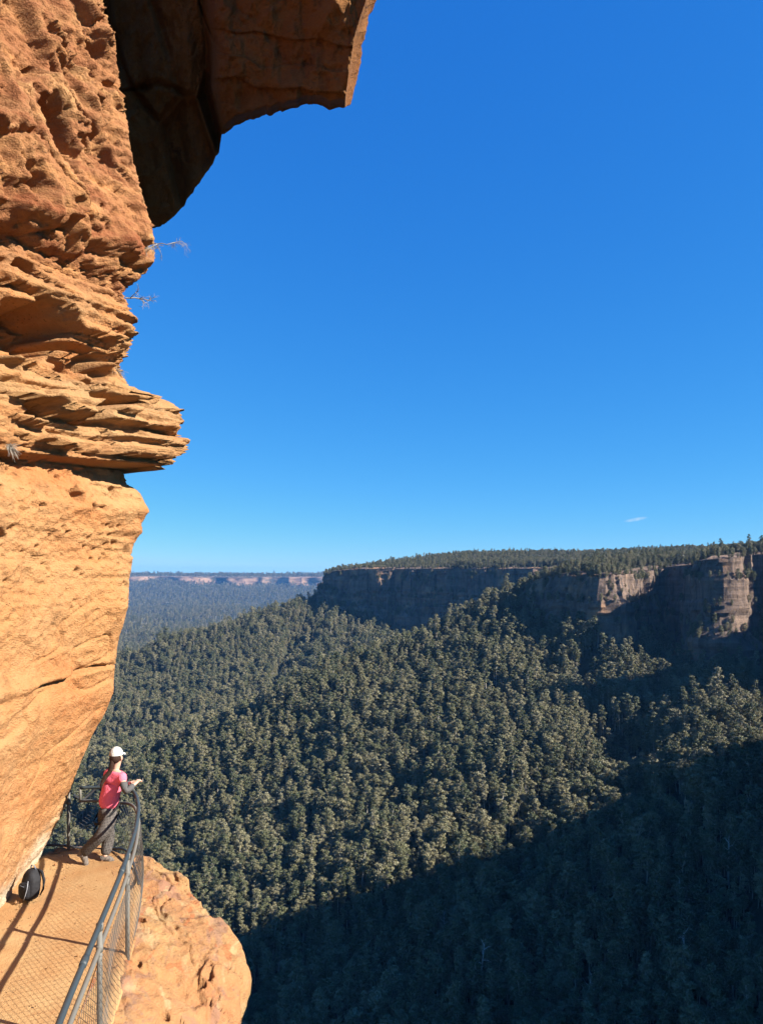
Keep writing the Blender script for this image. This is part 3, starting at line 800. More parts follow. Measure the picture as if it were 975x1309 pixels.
# upper wall: rough, fluted, with oval hollows
e1, e2, eid = worley(Aa / 0.95 + 0.35 * Zz, Zz / 1.25 - 0.25 * Aa, 0.4, 141)
c1, c2, cid2 = worley(Aa / 0.34 + 0.5 * Zz, Zz / 0.30, 0.9, 143)
dC = (0.34 * fbm(Aa / 1.0 + 0.45 * Zz, Zz / 2.2, 0.3, 3, 145) + 0.15 * ridged(Aa / 0.55 + 0.4 * Zz, Zz / 1.1, 0.2, 4, 146)
      - 0.60 * sstep(0.46, 0.26, e1 + 0.10 * fbm(Aa / 0.2, Zz / 0.2, 0.2, 3, 212)) * (eid > 0.64) - 0.20 * sstep(0.40, 0.22, c1 + 0.08 * fbm(Aa / 0.08, Zz / 0.08, 0.2, 2, 213)) * (cid2 > 0.76)
      + 0.34 * (eid - 0.5) * sstep(0.0, 0.07, e2 - e1) + 0.16 * (cid2 - 0.5) * sstep(0.0, 0.10, c2 - c1)
      + 0.10 * fbm(Aa / 0.17, Zz / 0.15, 0.6, 4, 147, 2.1, 0.62) - 0.06 * sstep(0.5, 0.15, worley(Aa / 0.10, Zz / 0.09, 0.3, 247)[0]) * sstep(-0.2, 0.3, vnoise(Aa / 0.5, Zz / 0.5, 0, 248)))
D = wA * dA + wB * dB + wC * dC
X = X + Nn[..., 0] * D; Y = Yg + Nn[..., 1] * D * 0.8; Z = Z + Nn[..., 2] * D * 0.5
# keep the eroded outline where the photo has it
sel = slice(nq - 90, NC)
row_z = zr
for it in range(4):
    uu = CU + FPX * X[:, sel] / Y[:, sel]
    j = uu.argmax(1); um = uu[np.arange(NR), j]; ys = Y[:, sel][np.arange(NR), j]; zs = Z[:, sel][np.arange(NR), j]
    tgt = np.interp(CV - FPX * zs / ys, SIL[:, 1], SIL[:, 0]) + 4.5 * fbm(zr * 1.7, 0.3, 0.2, 5, 221, 2.1, 0.62) + np.where((zr > 1.5) & (zr < 4.2), 11 * (_hash(np.floor((zr + 0.02 * np.sin(zr * 40)) / 0.062), zr * 0, zr * 0, 223) - 0.6), 0) + np.where(np.abs(zr - 0.8) < 0.5, 5 * vnoise(zr * 9, 0.3, 0, 222), 0)
    dx = (tgt - um) * ys / FPX
    kk = 7 if it < 2 else 3
    dx = np.convolve(np.pad(dx, kk // 2, 'edge'), np.ones(kk) / kk, 'valid')
    X = X + dx[:, None] * (0.25 + 0.75 * np.exp(-(Q / 1.2) ** 2))[None, :]
cliff_wall = mesh_from('cliff', np.stack([X, Y, Z], -1).reshape(-1, 3), grid_faces(NR, NC), M_WALL)
tag(cliff_wall, 'leaning orange sandstone wall with a jutting bedded ledge above the path', 'cliff', kind='structure')
WALL = (X, Y, Z)

# ---- the overhang behind it, in its own shade
BOT = np.array([(100, 250), (120, 268), (150, 285), (175, 297), (195, 292), (205, 290), (215, 283), (230, 268), (240, 255), (262, 225), (280, 195), (284, 172), (300, 160), (340, 148), (375, 138), (400, 131),
    (420, 140), (441, 138), (446, 100), (452, 60), (460, 30), (467, 12), (470, 0), (476, -60), (482, -120)], float)
TOP_U = np.array([40, 60, 90, 120, 145, 160, 175, 190, 205, 230, 252, 272, 300, 340, 380, 410, 435, 452, 458, 464, 470, 474, 477, 480, 483], float)
nb = 420
seg = np.r_[0, np.cumsum(np.hypot(np.diff(BOT[:, 0]), np.diff(BOT[:, 1])))]
tt = np.linspace(0, seg[-1], nb)
bu, bvv, tu = np.interp(tt, seg, BOT[:, 0]), np.interp(tt, seg, BOT[:, 1]), np.interp(tt, seg, TOP_U)
tv = np.interp(tt, seg, np.r_[np.full(17, -190.0), -192, -195, -200, -205, -210, -215, -225, -240])
nv = 300
g = np.linspace(0, 1, nv)[:, None]
pu = bu[None, :] * (1 - g) + tu[None, :] * g; pv = bvv[None, :] * (1 - g) + tv[None, :] * g
jag = 4.0 * fbm(tt / 9.0, 0.2, 0.4, 4, 151)[None, :] * (1 - g) ** 3
pv = pv + jag
a_, b_ = (pu - CU) / FPX, (CV - pv) / FPX
Yo = 17.34 / (1 + 0.35 * a_ + 0.55 * b_)
Xo, Zo = a_ * Yo, b_ * Yo
crack_u = np.interp(pv, [-200, 0, 60, 110, 172, 300], [262, 264, 271, 268, 284, 300]) + 5 * fbm(Zo * 1.3, 0.4, 0.1, 3, 152)
right = sstep(-7, 7, pu - crack_u)
w1, w2, wid = worley(Xo / 0.9 + 0.2 * Zo, Zo / 1.7, 0.2, 153)
b1, b2, bid = worley(Xo / 1.6, Zo / 0.85 + 0.3 * Xo, 0.6, 155)
dep = (0.55 * right - 0.30 * np.exp(-((pu - crack_u) / 7.0) ** 2)
       + (1 - right) * (0.75 * (wid - 0.5) * sstep(0.0, 0.16, w2 - w1) + 0.40 * fbm(Xo / 0.9, Zo / 2.4, 0.3, 3, 156))
       + right * (0.16 * (_hash(np.floor((Zo + 0.25 * Xo + 0.2 * fbm(Xo, Zo, 0.4, 3, 166)) / 0.33), Xo * 0, Xo * 0, 167) - 0.5) + 0.30 * fbm(Xo / 1.7, Zo / 0.9, 0.3, 3, 157) + 0.14 * (bid - 0.5) * sstep(0.0, 0.1, b2 - b1))
       + 0.20 * fbm(Xo / 0.40, Zo / 0.50, 0.8, 5, 158, 2.1, 0.58)
       - 0.16 * sstep(0.05, 0.0, np.abs(vnoise(Xo * 1.1 + 0.4 * Zo, Zo * 0.7, 0.3, 164))) * sstep(-0.1, 0.4, vnoise(Xo / 1.5, Zo / 1.5, 2, 165)))
fade = sstep(0.0, 0.04, g) * 0.8 + 0.2
Yo2 = Yo - dep * fade
Xo, Zo = a_ * Yo2, b_ * Yo2
# the back of the mass: the boundary is carried away from the viewer
edge = np.stack([Xo[0], Yo2[0], Zo[0]], 1)
rt = sstep(430, 448, bu)[:, None]
rows = []
prof_b = [0, 0.10, 0.28, 0.5, 0.75, 1.05, 1.6, 3.0, 6.0]; prof_o = [0, 0.03, 0.07, 0.11, 0.14, 0.13, 0.0, -0.35, -1.0]
for bk in np.r_[np.linspace(0.03, 1.1, 32), 1.6, 3.0, 6.0]:
    ow = np.interp(bk, prof_b, prof_o)
    ray = edge / edge[:, 1:2]
    rr = edge + bk * (ray + np.stack([-0.10 * (1 - rt[:, 0]), np.zeros(nb), 0.10 * np.ones(nb)], 1))
    rr[:, 0] += rt[:, 0] * (ow + 0.13 * min(1, bk * 3) * fbm(edge[:, 2] / 0.45, bk / 0.45, 0.2, 5, 159, 2.1, 0.6))
    rr[:, 2] += (1 - rt[:, 0]) * 0.10 * min(1, bk * 2) * np.maximum(fbm(edge[:, 0] / 0.4, bk / 0.4, 0.7, 4, 160), -0.2 * bk)
    rows.append(rr)
Vo = np.concatenate([np.stack([np.stack(r_, -1) if False else r_ for r_ in rows[::-1]], 0), np.stack([Xo, Yo2, Zo], -1)], 0)
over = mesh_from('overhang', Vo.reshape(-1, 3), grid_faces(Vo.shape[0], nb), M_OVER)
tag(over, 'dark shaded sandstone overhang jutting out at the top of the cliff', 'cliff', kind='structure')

# ---- the path and the shelf outside the railing
FLOOR = -4.1
RAIL = np.array([(-1.45, 1.8), (-1.78, 3.3), (-2.18, 5.0), (-2.45, 6.45), (-2.72, 7.87), (-3.02, 9.15), (-3.22, 9.80), (-3.50, 10.42), (-3.80, 10.83), (-4.20, 11.05), (-4.65, 11.02), (-5.1, 10.9)])
def smooth_line(P, n):
    P = np.asarray(P, float)
    d = np.r_[0, np.cumsum(np.linalg.norm(np.diff(P, axis=0), axis=1))]
    s = np.linspace(0, d[-1], n)
    out = np.zeros((n, P.shape[1]))
    m = np.gradient(P, d, axis=0)
    i = np.clip(np.searchsorted(d, s) - 1, 0, len(d) - 2)
    h = d[i + 1] - d[i]; t = (s - d[i]) / h
    for k in range(P.shape[1]):
        out[:, k] = ((2 * t**3 - 3 * t**2 + 1) * P[i, k] + (t**3 - 2 * t**2 + t) * h * m[i, k] + (-2 * t**3 + 3 * t**2) * P[i + 1, k] + (t**3 - t**2) * h * m[i + 1, k])
    return out, s
rail_line, rail_s = smooth_line(RAIL, 400)
px_ = np.linspace(0, 1, 70)
R2, _ = smooth_line(RAIL, 260)
inner = R2 + np.array([0.0, 0.0])
wall_in = np.stack([np.full(260, -5.6) - 0.0 * R2[:, 1], R2[:, 1]], 1)
PX = R2[:, 0][None, :] * (1 - px_[:, None]) + np.minimum(wall_in[:, 0], R2[:, 0] - 0.3)[None, :] * px_[:, None] + 0.02 * (1 - px_[:, None])
PY = np.broadcast_to(R2[:, 1][None, :], PX.shape) + 0.03
PZ = FLOOR + 0.018 * fbm(PX / 0.5, PY / 0.5, 0.2, 4, 161) + 0.10 * sstep(0.65, 1.0, px_)[:, None] * (0.6 + vnoise(PX / 0.4, PY / 0.4, 0.2, 162))
PZ[0] -= 0.12; PZ[1] -= 0.02
t = NT('sandy_path', 0.95, 0.1)
c = t.mix(t.ramp(t.noise(1.1, 5, 0.6), [(0.38, (0, 0, 0)), (0.66, (1, 1, 1))]), (0.375, 0.198, 0.082), (0.415, 0.262, 0.122))
c = t.mix(t.ramp(t.noise(5.0, 5, 0.7), [(0.55, (0, 0, 0)), (0.72, (0.6, 0.6, 0.6))]), c, (0.265, 0.125, 0.052))
c = t.mix(t.ramp(t.noise(45, 3, 0.7), [(0.6, (0, 0, 0)), (0.75, (0.6, 0.6, 0.6))]), c, (0.16, 0.09, 0.05))
t.color(c).bump(t.noise(26, 6, 0.7), 0.7, 0.02)
path = mesh_from('path', np.stack([PX, PY, PZ], -1).reshape(-1, 3), grid_faces(70, 260), t.m)
tag(path, 'sandy orange cliff path between the rock wall and the railing', 'path', kind='structure')

EDGE = [(120, 1072), (150, 1083), (177, 1094), (200, 1105), (214, 1112), (227, 1113), (232, 1120), (240, 1129), (239, 1138), (252, 1146), (266, 1158), (290, 1180), (305, 1200), (311, 1220), (318, 1233), (314, 1252), (300, 1285), (290, 1309), (276, 1345), (255, 1400), (200, 1620), (60, 2300)]
ep = []
for (u, v) in EDGE:
    zz = FLOOR - np.interp(v, [1090, 1150, 1240, 1310, 1500], [0.10, 0.28, 0.55, 0.75, 1.0])
    y = zz / ((CV - v) / FPX)
    ep.append(((u - CU) / FPX * y, y, zz))
ne = 330
ep, es = resample(np.array(ep), 0.0285)[0], None
ep = ep[np.linspace(0, len(ep) - 1, ne).astype(int)]
_ea = np.arange(ne) * 0.0285
ep[:, 0] += 0.10 * fbm(_ea / 0.42, 0.3, 0.2, 5, 241, 2.1, 0.62); ep[:, 1] += 0.08 * fbm(_ea / 0.35, 5.3, 0.2, 5, 242, 2.1, 0.62)
ri, _ = smooth_line(np.vstack([RAIL[::-1][1:]]), ne)
ri = ri + np.array([-0.25, -0.15])
nj = 130
j = np.linspace(0, 1, nj)[:, None]
SX = ri[:, 0][None, :] * (1 - j) + ep[:, 0][None, :] * j; SY = ri[:, 1][None, :] * (1 - j) + ep[:, 1][None, :] * j
SZ = (FLOOR + 0.0) * (1 - j) + ep[:, 2][None, :] * j
s1, s2, sid = worley(SX / 0.55 + 0.2 * SY, SY / 0.42, 0.3, 171)
s3, s4, sid2 = worley(SX / 0.2, SY / 0.16 + 0.3 * SX, 0.3, 173)
rel = 0.10 * fbm(SX / 0.7, SY / 0.6, 0.3, 4, 175) + 0.035 * fbm(SX / 0.12, SY / 0.1, 0.3, 4, 176)
terr = np.floor((SX * 0.55 + SY * 0.32 + 0.5 * fbm(SX / 0.6, SY / 0.6, 0.1, 3, 177)) / 0.26)
rel = rel + 0.09 * (_hash(terr, terr * 0, terr * 0, 178) - 0.5) + 0.10 * (sid - 0.5) * sstep(0.0, 0.12, s2 - s1) - 0.16 * sstep(0.38, 0.20, s3 + 0.08 * fbm(SX / 0.06, SY / 0.06, 0.2, 2, 214)) * (sid2 > 0.86)
SZ = SZ + rel * sstep(0.02, 0.2, j)
# rounded lip and the drop below it
outv = np.stack([ep[:, 1] - 0, np.zeros(ne)], 1)
tg = np.gradient(ep[:, :2], axis=0); nv2 = np.stack([-tg[:, 1], tg[:, 0]], 1); nv2 /= np.linalg.norm(nv2, axis=1)[:, None]
if (nv2 * np.array([1, 0.3])).sum(1).mean() < 0: nv2 = -nv2
drop = []
for k, (dn, ov) in enumerate([(0.06, 0.03), (0.16, 0.045), (0.32, 0.03), (0.55, -0.05), (0.9, -0.10), (1.4, -0.2), (2.2, -0.25), (3.5, -0.6), (6, -0.8), (11, -1.6), (20, -2.5), (40, -4)]):
    w = 0.10 * fbm(ep[:, 0] / 0.3, ep[:, 1] / 0.3, dn * 2.0, 4, 181)
    drop.append(np.stack([ep[:, 0] + nv2[:, 0] * (ov + w), ep[:, 1] + nv2[:, 1] * (ov + w), SZ[-1] - dn], -1))
VS = np.concatenate([np.stack([SX, SY, SZ], -1), np.stack(drop, 0)], 0)
shelf = mesh_from('rock_shelf', VS.reshape(-1, 3), grid_faces(VS.shape[0], ne), M_SHELF)
tag(shelf, 'sunlit sandstone shelf outside the railing above the drop', 'rock', kind='structure')
# ------------------------------------------------------------------ railing
def metal(name, col, rough, metallic, spot=None):
    t = NT(name, rough, 0.5)
    c = t.mix(t.noise(30, 4, 0.6), col, tuple(min(1, x * 1.35) for x in col))
    if spot: c = t.mix(t.ramp(t.noise(12, 5, 0.7), [(0.62, (0, 0, 0)), (0.72, (0.8, 0.8, 0.8))]), c, spot)
    t.color(c); t.b.inputs['Metallic'].default_value = metallic
    t.bump(t.noise(60, 3), 0.15, 0.002)
    return t.m
M_GALV = metal('galvanised_pipe', (0.024, 0.034, 0.039), 0.6, 0.0, (0.075, 0.05, 0.033))
M_POST = metal('weathered_pipe', (0.105, 0.098, 0.083), 0.7, 0.0, (0.14, 0.085, 0.05))
M_WIRE = metal('fence_wire', (0.05, 0.046, 0.04), 0.7, 0.0)
M_DARK = metal('dark_pipe', (0.035, 0.035, 0.038), 0.5, 0.2)

def at_s(s):
    return np.array([np.interp(s, rail_s, rail_line[:, 0]), np.interp(s, rail_s, rail_line[:, 1])])
def s_at_y(y):
    k = rail_line[:, 1].argmax()
    return float(np.interp(y, rail_line[:k, 1], rail_s[:k]))
railing = empty('railing', (float(rail_line[0, 0]), float(rail_line[0, 1]), FLOOR))
tag(railing, 'curved galvanised pipe railing with wire mesh along the cliff path', 'railing')
_ro = np.array(railing.location)
S_END = float(rail_s[-1])
s_gate = float(np.interp(-4.52, -rail_line[::-1, 0][::1] * -1, rail_s[::-1])) if False else float(rail_s[np.argmin(np.abs(rail_line[:, 0] + 4.50) + 100 * (rail_line[:, 1] < 10.6))])
def rail_tube(b, s0, s1, h, r, n=160, sag=None, seg=10):
    ss = np.linspace(s0, s1, n)
    P = np.stack([np.interp(ss, rail_s, rail_line[:, 0]), np.interp(ss, rail_s, rail_line[:, 1]), np.full(n, FLOOR + h)], 1)
    if sag is not None: P[:, 2] += sag(ss)
    b.tube(P - _ro, r, seg)
s_turn = s_at_y(10.42)
def dip_end(ss): return -0.14 * sstep(s_turn - 0.2, s_turn + 0.9, ss)
b = Buf(); rail_tube(b, 0.0, s_gate, 1.06, 0.025, sag=dip_end)
for y in (5.75, 7.55): # pipe couplings
    s0 = s_at_y(y); rail_tube(b, s0, s0 + 0.12, 1.06, 0.031, 4)
b.build('top_rail', M_GALV, railing)
b = Buf(); rail_tube(b, 0.0, s_gate, 0.86, 0.021, sag=dip_end)
b.build('lower_rail', M_POST, railing)
b = Buf()
pe = np.array([np.interp(s_gate, rail_s, rail_line[:, 0]), np.interp(s_gate, rail_s, rail_line[:, 1])])
b.tube(np.array([(pe[0], pe[1], FLOOR + 0.70), (pe[0], pe[1], FLOOR + 0.93)]) - _ro, 0.02, 8)
b.build('end_loop', M_POST, railing)
for sp in (s_at_y(4.75), s_at_y(6.42), s_at_y(8.02), float(rail_s[np.argmin(np.hypot(rail_line[:, 0] + 4.04, rail_line[:, 1] - 11.0))]), float(rail_s[np.argmin(np.hypot(rail_line[:, 0] + 4.66, rail_line[:, 1] - 11.0))])):
    p = at_s(sp); b = Buf()
    far = p[0] < -3.9
    hgt = 0.90 if far else 1.03
    b.tube(np.array([(p[0], p[1], FLOOR - 0.35), (p[0], p[1], FLOOR + 0.4), (p[0], p[1], FLOOR + hgt)]) - _ro, 0.024, 10)
    post = b.build('post', M_POST, railing)
    k = Buf()
    for zz in ((0.72, 0.90) if far else (0.86, 1.045)):
        k.tube(np.array([(p[0], p[1], FLOOR + zz - 0.03), (p[0], p[1], FLOOR + zz + 0.03)]) - _ro, 0.031, 10)
    k.build('clamp', M_POST, post)
b = Buf(); rail_tube(b, s_at_y(9.6), S_END, 0.05, 0.018, 60, lambda ss: 0.05 * np.sin((ss - s_turn) * 4.5))
b.build('bottom_rail', M_DARK, railing)
# diamond mesh: zigzag wires interlocking along the line
b = Buf()
pitch, H = 0.046, 0.88
cols = int((S_END - 0.4) / pitch)
nz_ = int(H / (pitch * 0.85))
for c in range(cols):
    s0 = 0.3 + c * pitch
    ss = s0 + np.where((np.arange(nz_ + 1) + c) % 2 == 0, -0.5, 0.5) * pitch
    hh = np.arange(nz_ + 1) * pitch * 0.85
    bulge = 0.05 * np.sin(np.pi * hh / H) * np.sin(s0 * 1.9)
    xx = np.interp(ss, rail_s, rail_line[:, 0]); yv = np.interp(ss, rail_s, rail_line[:, 1])
    nx_ = np.gradient(rail_line[:, 1], rail_s); nxs = np.interp(ss, rail_s, nx_)
    top_dip = dip_end(ss) * hh / H
    b.tube(np.stack([xx + 0.035 + bulge * nxs, yv - 0.01, FLOOR - 0.03 + hh + top_dip], 1) - _ro, 0.0022, 3, False)
b.build('wire_mesh', M_WIRE, railing, False)
# the dark handrail of the next flight, rising beyond the corner
b = Buf()
b.tube([(-4.74, 11.4, -3.40), (-4.62, 11.45, -3.50), (-4.50, 11.5, -3.38), (-4.36, 11.55, -3.22), (-4.22, 11.6, -3.10)], 0.024, 8)
hr = b.build('handrail', M_DARK)
tag(hr, 'short dark handrail pipe rising behind the walker from the far railing post', 'handrail')

# ------------------------------------------------------------------ backpack
t = NT('black_nylon', 0.75, 0.3); t.color(t.mix(t.noise(25, 4), (0.006, 0.006, 0.008), (0.016, 0.016, 0.019))); t.bump(t.noise(14, 5, 0.7), 0.6, 0.02); M_NYL = t.m
t = NT('grey_webbing', 0.7, 0.3); t.color((0.12, 0.13, 0.15)); M_WEB = t.m
t = NT('silver_trim', 0.4, 0.5); t.color((0.22, 0.23, 0.25)); M_TRIM = t.m
t = NT('olive_bottle', 0.5, 0.4); t.color((0.16, 0.15, 0.06)); M_OLIVE = t.m
def skin_mesh(name, pts, radii, edges, mat, parent=None, levels=2, root=0):
    me = bpy.data.meshes.new(name)
    me.from_pydata([tuple(map(float, p)) for p in pts], edges, [])
    o = bpy.data.objects.new(name, me); COL.objects.link(o)
    m = o.modifiers.new('s', 'SKIN'); m.use_smooth_shade = True
    sv = me.skin_vertices[0].data
    for i, r in enumerate(radii):
        sv[i].radius = (r, r) if not isinstance(r, tuple) else r
        sv[i].use_root = (i == root)
    s = o.modifiers.new('d', 'SUBSURF'); s.levels = levels; s.render_levels = levels
    dg = bpy.context.evaluated_depsgraph_get()
    new = bpy.data.meshes.new_from_object(o.evaluated_get(dg))
    bpy.data.objects.remove(o); bpy.data.meshes.remove(me)
    new.name = name
    new.polygons.foreach_set('use_smooth', np.ones(len(new.polygons), bool))
    new.materials.clear(); new.materials.append(mat)
    ob = bpy.data.objects.new(name, new); COL.objects.link(ob)
    if parent is not None: ob.parent = parent
    return ob
def blob(b, c, r, n=(16, 10), fn=None, rot=None):
    th = np.linspace(0, 2 * np.pi, n[0], endpoint=False); ph = np.linspace(-np.pi / 2, np.pi / 2, n[1])
    T, P_ = np.meshgrid(th, ph)
    sgn = lambda x, p: np.sign(x) * np.abs(x) ** p
    e1_, e2_ = fn if fn else (1.0, 1.0)
    V = np.stack([sgn(np.cos(P_), e1_) * sgn(np.cos(T), e2_) * r[0], sgn(np.cos(P_), e1_) * sgn(np.sin(T), e2_) * r[1], sgn(np.sin(P_), e1_) * r[2]], -1).reshape(-1, 3)
    if rot is not None: V = V @ np.array(rot).T
    V = V + np.array(c)
    F = []
    for i in range(n[1] - 1):
        for k in range(n[0]):
            F.append((i * n[0] + k, i * n[0] + (k + 1) % n[0], (i + 1) * n[0] + (k + 1) % n[0], (i + 1) * n[0] + k))
    b.add(V, F)
pack = empty('backpack', (-4.42, 9.30, FLOOR + 0.03), math.radians(-28))
pack.scale = (0.84, 0.84, 0.88)
tag(pack, 'black backpack slumped on the path against the rock wall', 'backpack')
b = Buf(); blob(b, (0, 0, 0.20), (0.145, 0.105, 0.215), (28, 18), (0.62, 0.7))
body = b.build('pack_body', M_NYL, pack)
nv_ = len(body.data.vertices); co = np.zeros(nv_ * 3); body.data.vertices.foreach_get('co', co); co = co.reshape(-1, 3)
co[:, 0] *= 1 - 0.30 * sstep(0.2, 0.42, co[:, 2]); co[:, 1] += 0.05 * (co[:, 2] / 0.4) ** 2
co += 0.020 * np.stack([fbm(co[:, 0] * 14, co[:, 1] * 14, co[:, 2] * 14, 3, 301 + i) for i in range(3)], 1)
body.data.vertices.foreach_set('co', co.ravel()); body.data.update()
b = Buf(); blob(b, (0.01, -0.098, 0.145), (0.105, 0.05, 0.115), (20, 12), (0.6, 0.7)); b.build('front_pocket', M_NYL, pack)
b = Buf(); blob(b, (-0.135, -0.01, 0.10), (0.04, 0.05, 0.10), (14, 10), (0.8, 0.8)); b.build('side_pocket', M_OLIVE, pack)
b = Buf(); b.tube([(0.05, 0.10, 0.39), (0.12, 0.12, 0.36), (0.19, 0.10, 0.26), (0.20, 0.08, 0.15), (0.14, 0.07, 0.05)], [0.018, 0.022, 0.022, 0.016, 0.01], 8); b.build('shoulder_strap', M_NYL, pack)
b = Buf(); b.tube([(-0.05, 0.06, 0.40), (-0.03, 0.05, 0.455), (0.04, 0.05, 0.46), (0.06, 0.06, 0.405)], 0.009, 8); b.build('grab_loop', M_WEB, pack)
b = Buf(); b.tube([(0.10, -0.10, 0.30), (0.115, -0.13, 0.20), (0.105, -0.15, 0.12), (0.07, -0.155, 0.04)], 0.006, 6); b.build('piping', M_TRIM, pack)
b = Buf(); b.tube([(-0.085, -0.125, 0.215), (0, -0.155, 0.235), (0.085, -0.13, 0.215)], 0.004, 6); b.build('zip', M_WEB, pack)

# ------------------------------------------------------------------ the walker
def P3(u, v, y): return np.array([(u - CU) / FPX * y, y, (CV - v) / FPX * y])
def cloth(name, a, b_, scale=40, kind=None):
    t = NT(name, 0.85, 0.2)
    t.color(t.mix(t.noise(scale, 4, 0.6), a, b_)); t.bump(t.noise(11, 5, 0.6, None, 1.5), 0.6, 0.03)
    return t
t = NT('skin', 0.55, 0.4); t.color(t.mix(t.noise(20), (0.50, 0.29, 0.20), (0.56, 0.34, 0.24))); t.b.inputs['Subsurface Weight'].default_value = 0.05; M_SKIN = t.m
M_PINK = cloth('pink_tshirt', (0.84, 0.135, 0.20), (0.88, 0.18, 0.25)).m
M_SLEEVE = cloth('grey_sleeve', (0.07, 0.068, 0.068), (0.10, 0.097, 0.095)).m
t = NT('checked_grey_trousers', 0.9, 0.15)
wv = []
for rot in ((0, 0.25, 0), (0, 1.75, 0)):
    w = t.n.new('ShaderNodeTexWave'); w.inputs['Scale'].default_value = 9.0; w.inputs['Distortion'].default_value = 1.5
    t.l.new(t.mapped((1, 1, 1), rot), w.inputs['Vector']); wv.append(w.outputs[1])
chk = t.math('MAXIMUM', wv[0], wv[1])
t.color(t.mix(t.ramp(chk, [(0.62, (0, 0, 0)), (0.95, (1, 1, 1))]), (0.066, 0.058, 0.053), (0.110, 0.097, 0.087))).bump(t.noise(16, 5, 0.6), 0.6, 0.02)
M_TROU = t.m
M_SHOE = cloth('dusty_walking_shoe', (0.10, 0.085, 0.072), (0.22, 0.18, 0.15), 30).m
M_CAP = cloth('white_cap', (0.46, 0.45, 0.41), (0.52, 0.51, 0.47)).m
M_HAIR = cloth('dark_brown_hair', (0.020, 0.010, 0.007), (0.045, 0.022, 0.013), 60).m
M_STRAP = cloth('black_strap', (0.010, 0.010, 0.011), (0.02, 0.02, 0.021)).m

J = dict(head=P3(149, 966.5, 10.58), neck=P3(147.5, 984, 10.57), chest=P3(146, 1000, 10.57), waist=P3(140.5, 1017, 10.58), pelvis=P3(137.5, 1034, 10.58),
         shR=P3(156, 993, 10.47), elR=P3(161, 1013, 10.34), wrR=P3(171.5, 1003, 10.47), shL=P3(137.0, 989, 10.70), elL=P3(153, 1006, 10.88), wrL=P3(166, 1001, 10.72),
         hipR=P3(142.0, 1042, 10.50), knR=P3(130.5, 1067, 10.38), anR=P3(106.5, 1091, 10.46), toR=P3(111.5, 1107, 10.46),
         hipL=P3(133.5, 1042, 10.66), knL=P3(140.5, 1069, 10.74), anL=P3(134, 1095, 10.62), toL=P3(147, 1102, 10.62))
person = empty('person', (float(J['anL'][0]), float(J['anL'][1]), FLOOR))
tag(person, 'woman in white cap and pink shirt leaning on the railing and looking out', 'person')
_o = np.array(person.location)
fwd = np.array([0.52, 0.85, 0.0]); fwd /= np.linalg.norm(fwd); rgt = np.array([fwd[1], -fwd[0], 0]); upv = np.array([0, 0, 1.0])
pts, rad, edg, ix = [], [], [], {}
def jp(n, p, r, par=None):
    ix[n] = len(pts); pts.append(np.array(p) - _o); rad.append(r)
    if par is not None: edg.append((ix[par], ix[n]))
mid = lambda a, b2, t_=0.5: J[a] * (1 - t_) + J[b2] * t_
jp('pelvis', J['pelvis'], 0.085); jp('waist', J['waist'], 0.085, 'pelvis'); jp('chest', J['chest'], 0.10, 'waist'); jp('neck0', mid('chest', 'neck', 0.75), 0.075, 'chest')
jp('neck', J['neck'] + 0.01 * fwd, 0.047, 'neck0'); jp('jaw', J['head'] - 0.075 * upv + 0.02 * fwd, 0.062, 'neck'); jp('head', J['head'] - 0.015 * upv, 0.088, 'jaw'); jp('skull', J['head'] + 0.05 * upv, 0.078, 'head')
for sd in 'RL':
    jp('sh' + sd, J['sh' + sd], 0.052, 'neck0'); jp('ua' + sd, mid('sh' + sd, 'el' + sd), 0.043, 'sh' + sd); jp('el' + sd, J['el' + sd], 0.037, 'ua' + sd)
    jp('fa' + sd, mid('el' + sd, 'wr' + sd, 0.4), 0.036, 'el' + sd); jp('wr' + sd, J['wr' + sd], 0.026, 'fa' + sd)
    d = J['wr' + sd] - J['el' + sd]; d /= np.linalg.norm(d)
    side = np.cross(d, upv); side /= np.linalg.norm(side)
    palm = J['wr' + sd] + d * 0.055; jp('palm' + sd, palm, 0.030, 'wr' + sd)
    for f in range(4):
        ln = (0.062, 0.072, 0.068, 0.052)[f]
        k0 = palm + d * 0.035 + side * (f - 1.5) * 0.021
        jp(f'k{f}{sd}', k0, 0.0095, 'palm' + sd)
        jp(f'm{f}{sd}', k0 + d * ln * 0.5 - upv * 0.014, 0.0088, f'k{f}{sd}')
        jp(f't{f}{sd}', k0 + d * ln * 0.72 - upv * 0.045, 0.0075, f'm{f}{sd}')
    sg = -1 if sd == 'R' else 1
    jp('th0' + sd, palm - d * 0.01 + side * sg * 0.034 - upv * 0.008, 0.011, 'palm' + sd); jp('th1' + sd, palm + d * 0.03 + side * sg * 0.048 - upv * 0.03, 0.009, 'th0' + sd)
    jp('hip' + sd, J['hip' + sd] - 0.03 * upv, 0.060, 'pelvis'); jp('thi' + sd, mid('hip' + sd, 'kn' + sd), 0.058, 'hip' + sd); jp('kn' + sd, J['kn' + sd], 0.046, 'thi' + sd)
    jp('cal' + sd, mid('kn' + sd, 'an' + sd, 0.4), 0.044, 'kn' + sd); jp('an' + sd, J['an' + sd], 0.036, 'cal' + sd); jp('foot' + sd, mid('an' + sd, 'to' + sd, 0.6), 0.036, 'an' + sd)
skin_mesh('body', pts, rad, edg, M_SKIN, person, 2, 0)
def chain(name, nodes, mat, edges=None, levels=2, root=0):
    return skin_mesh(name, [p - _o for p, r in nodes], [r for p, r in nodes], edges or [(i, i + 1) for i in range(len(nodes) - 1)], mat, person, levels, root)
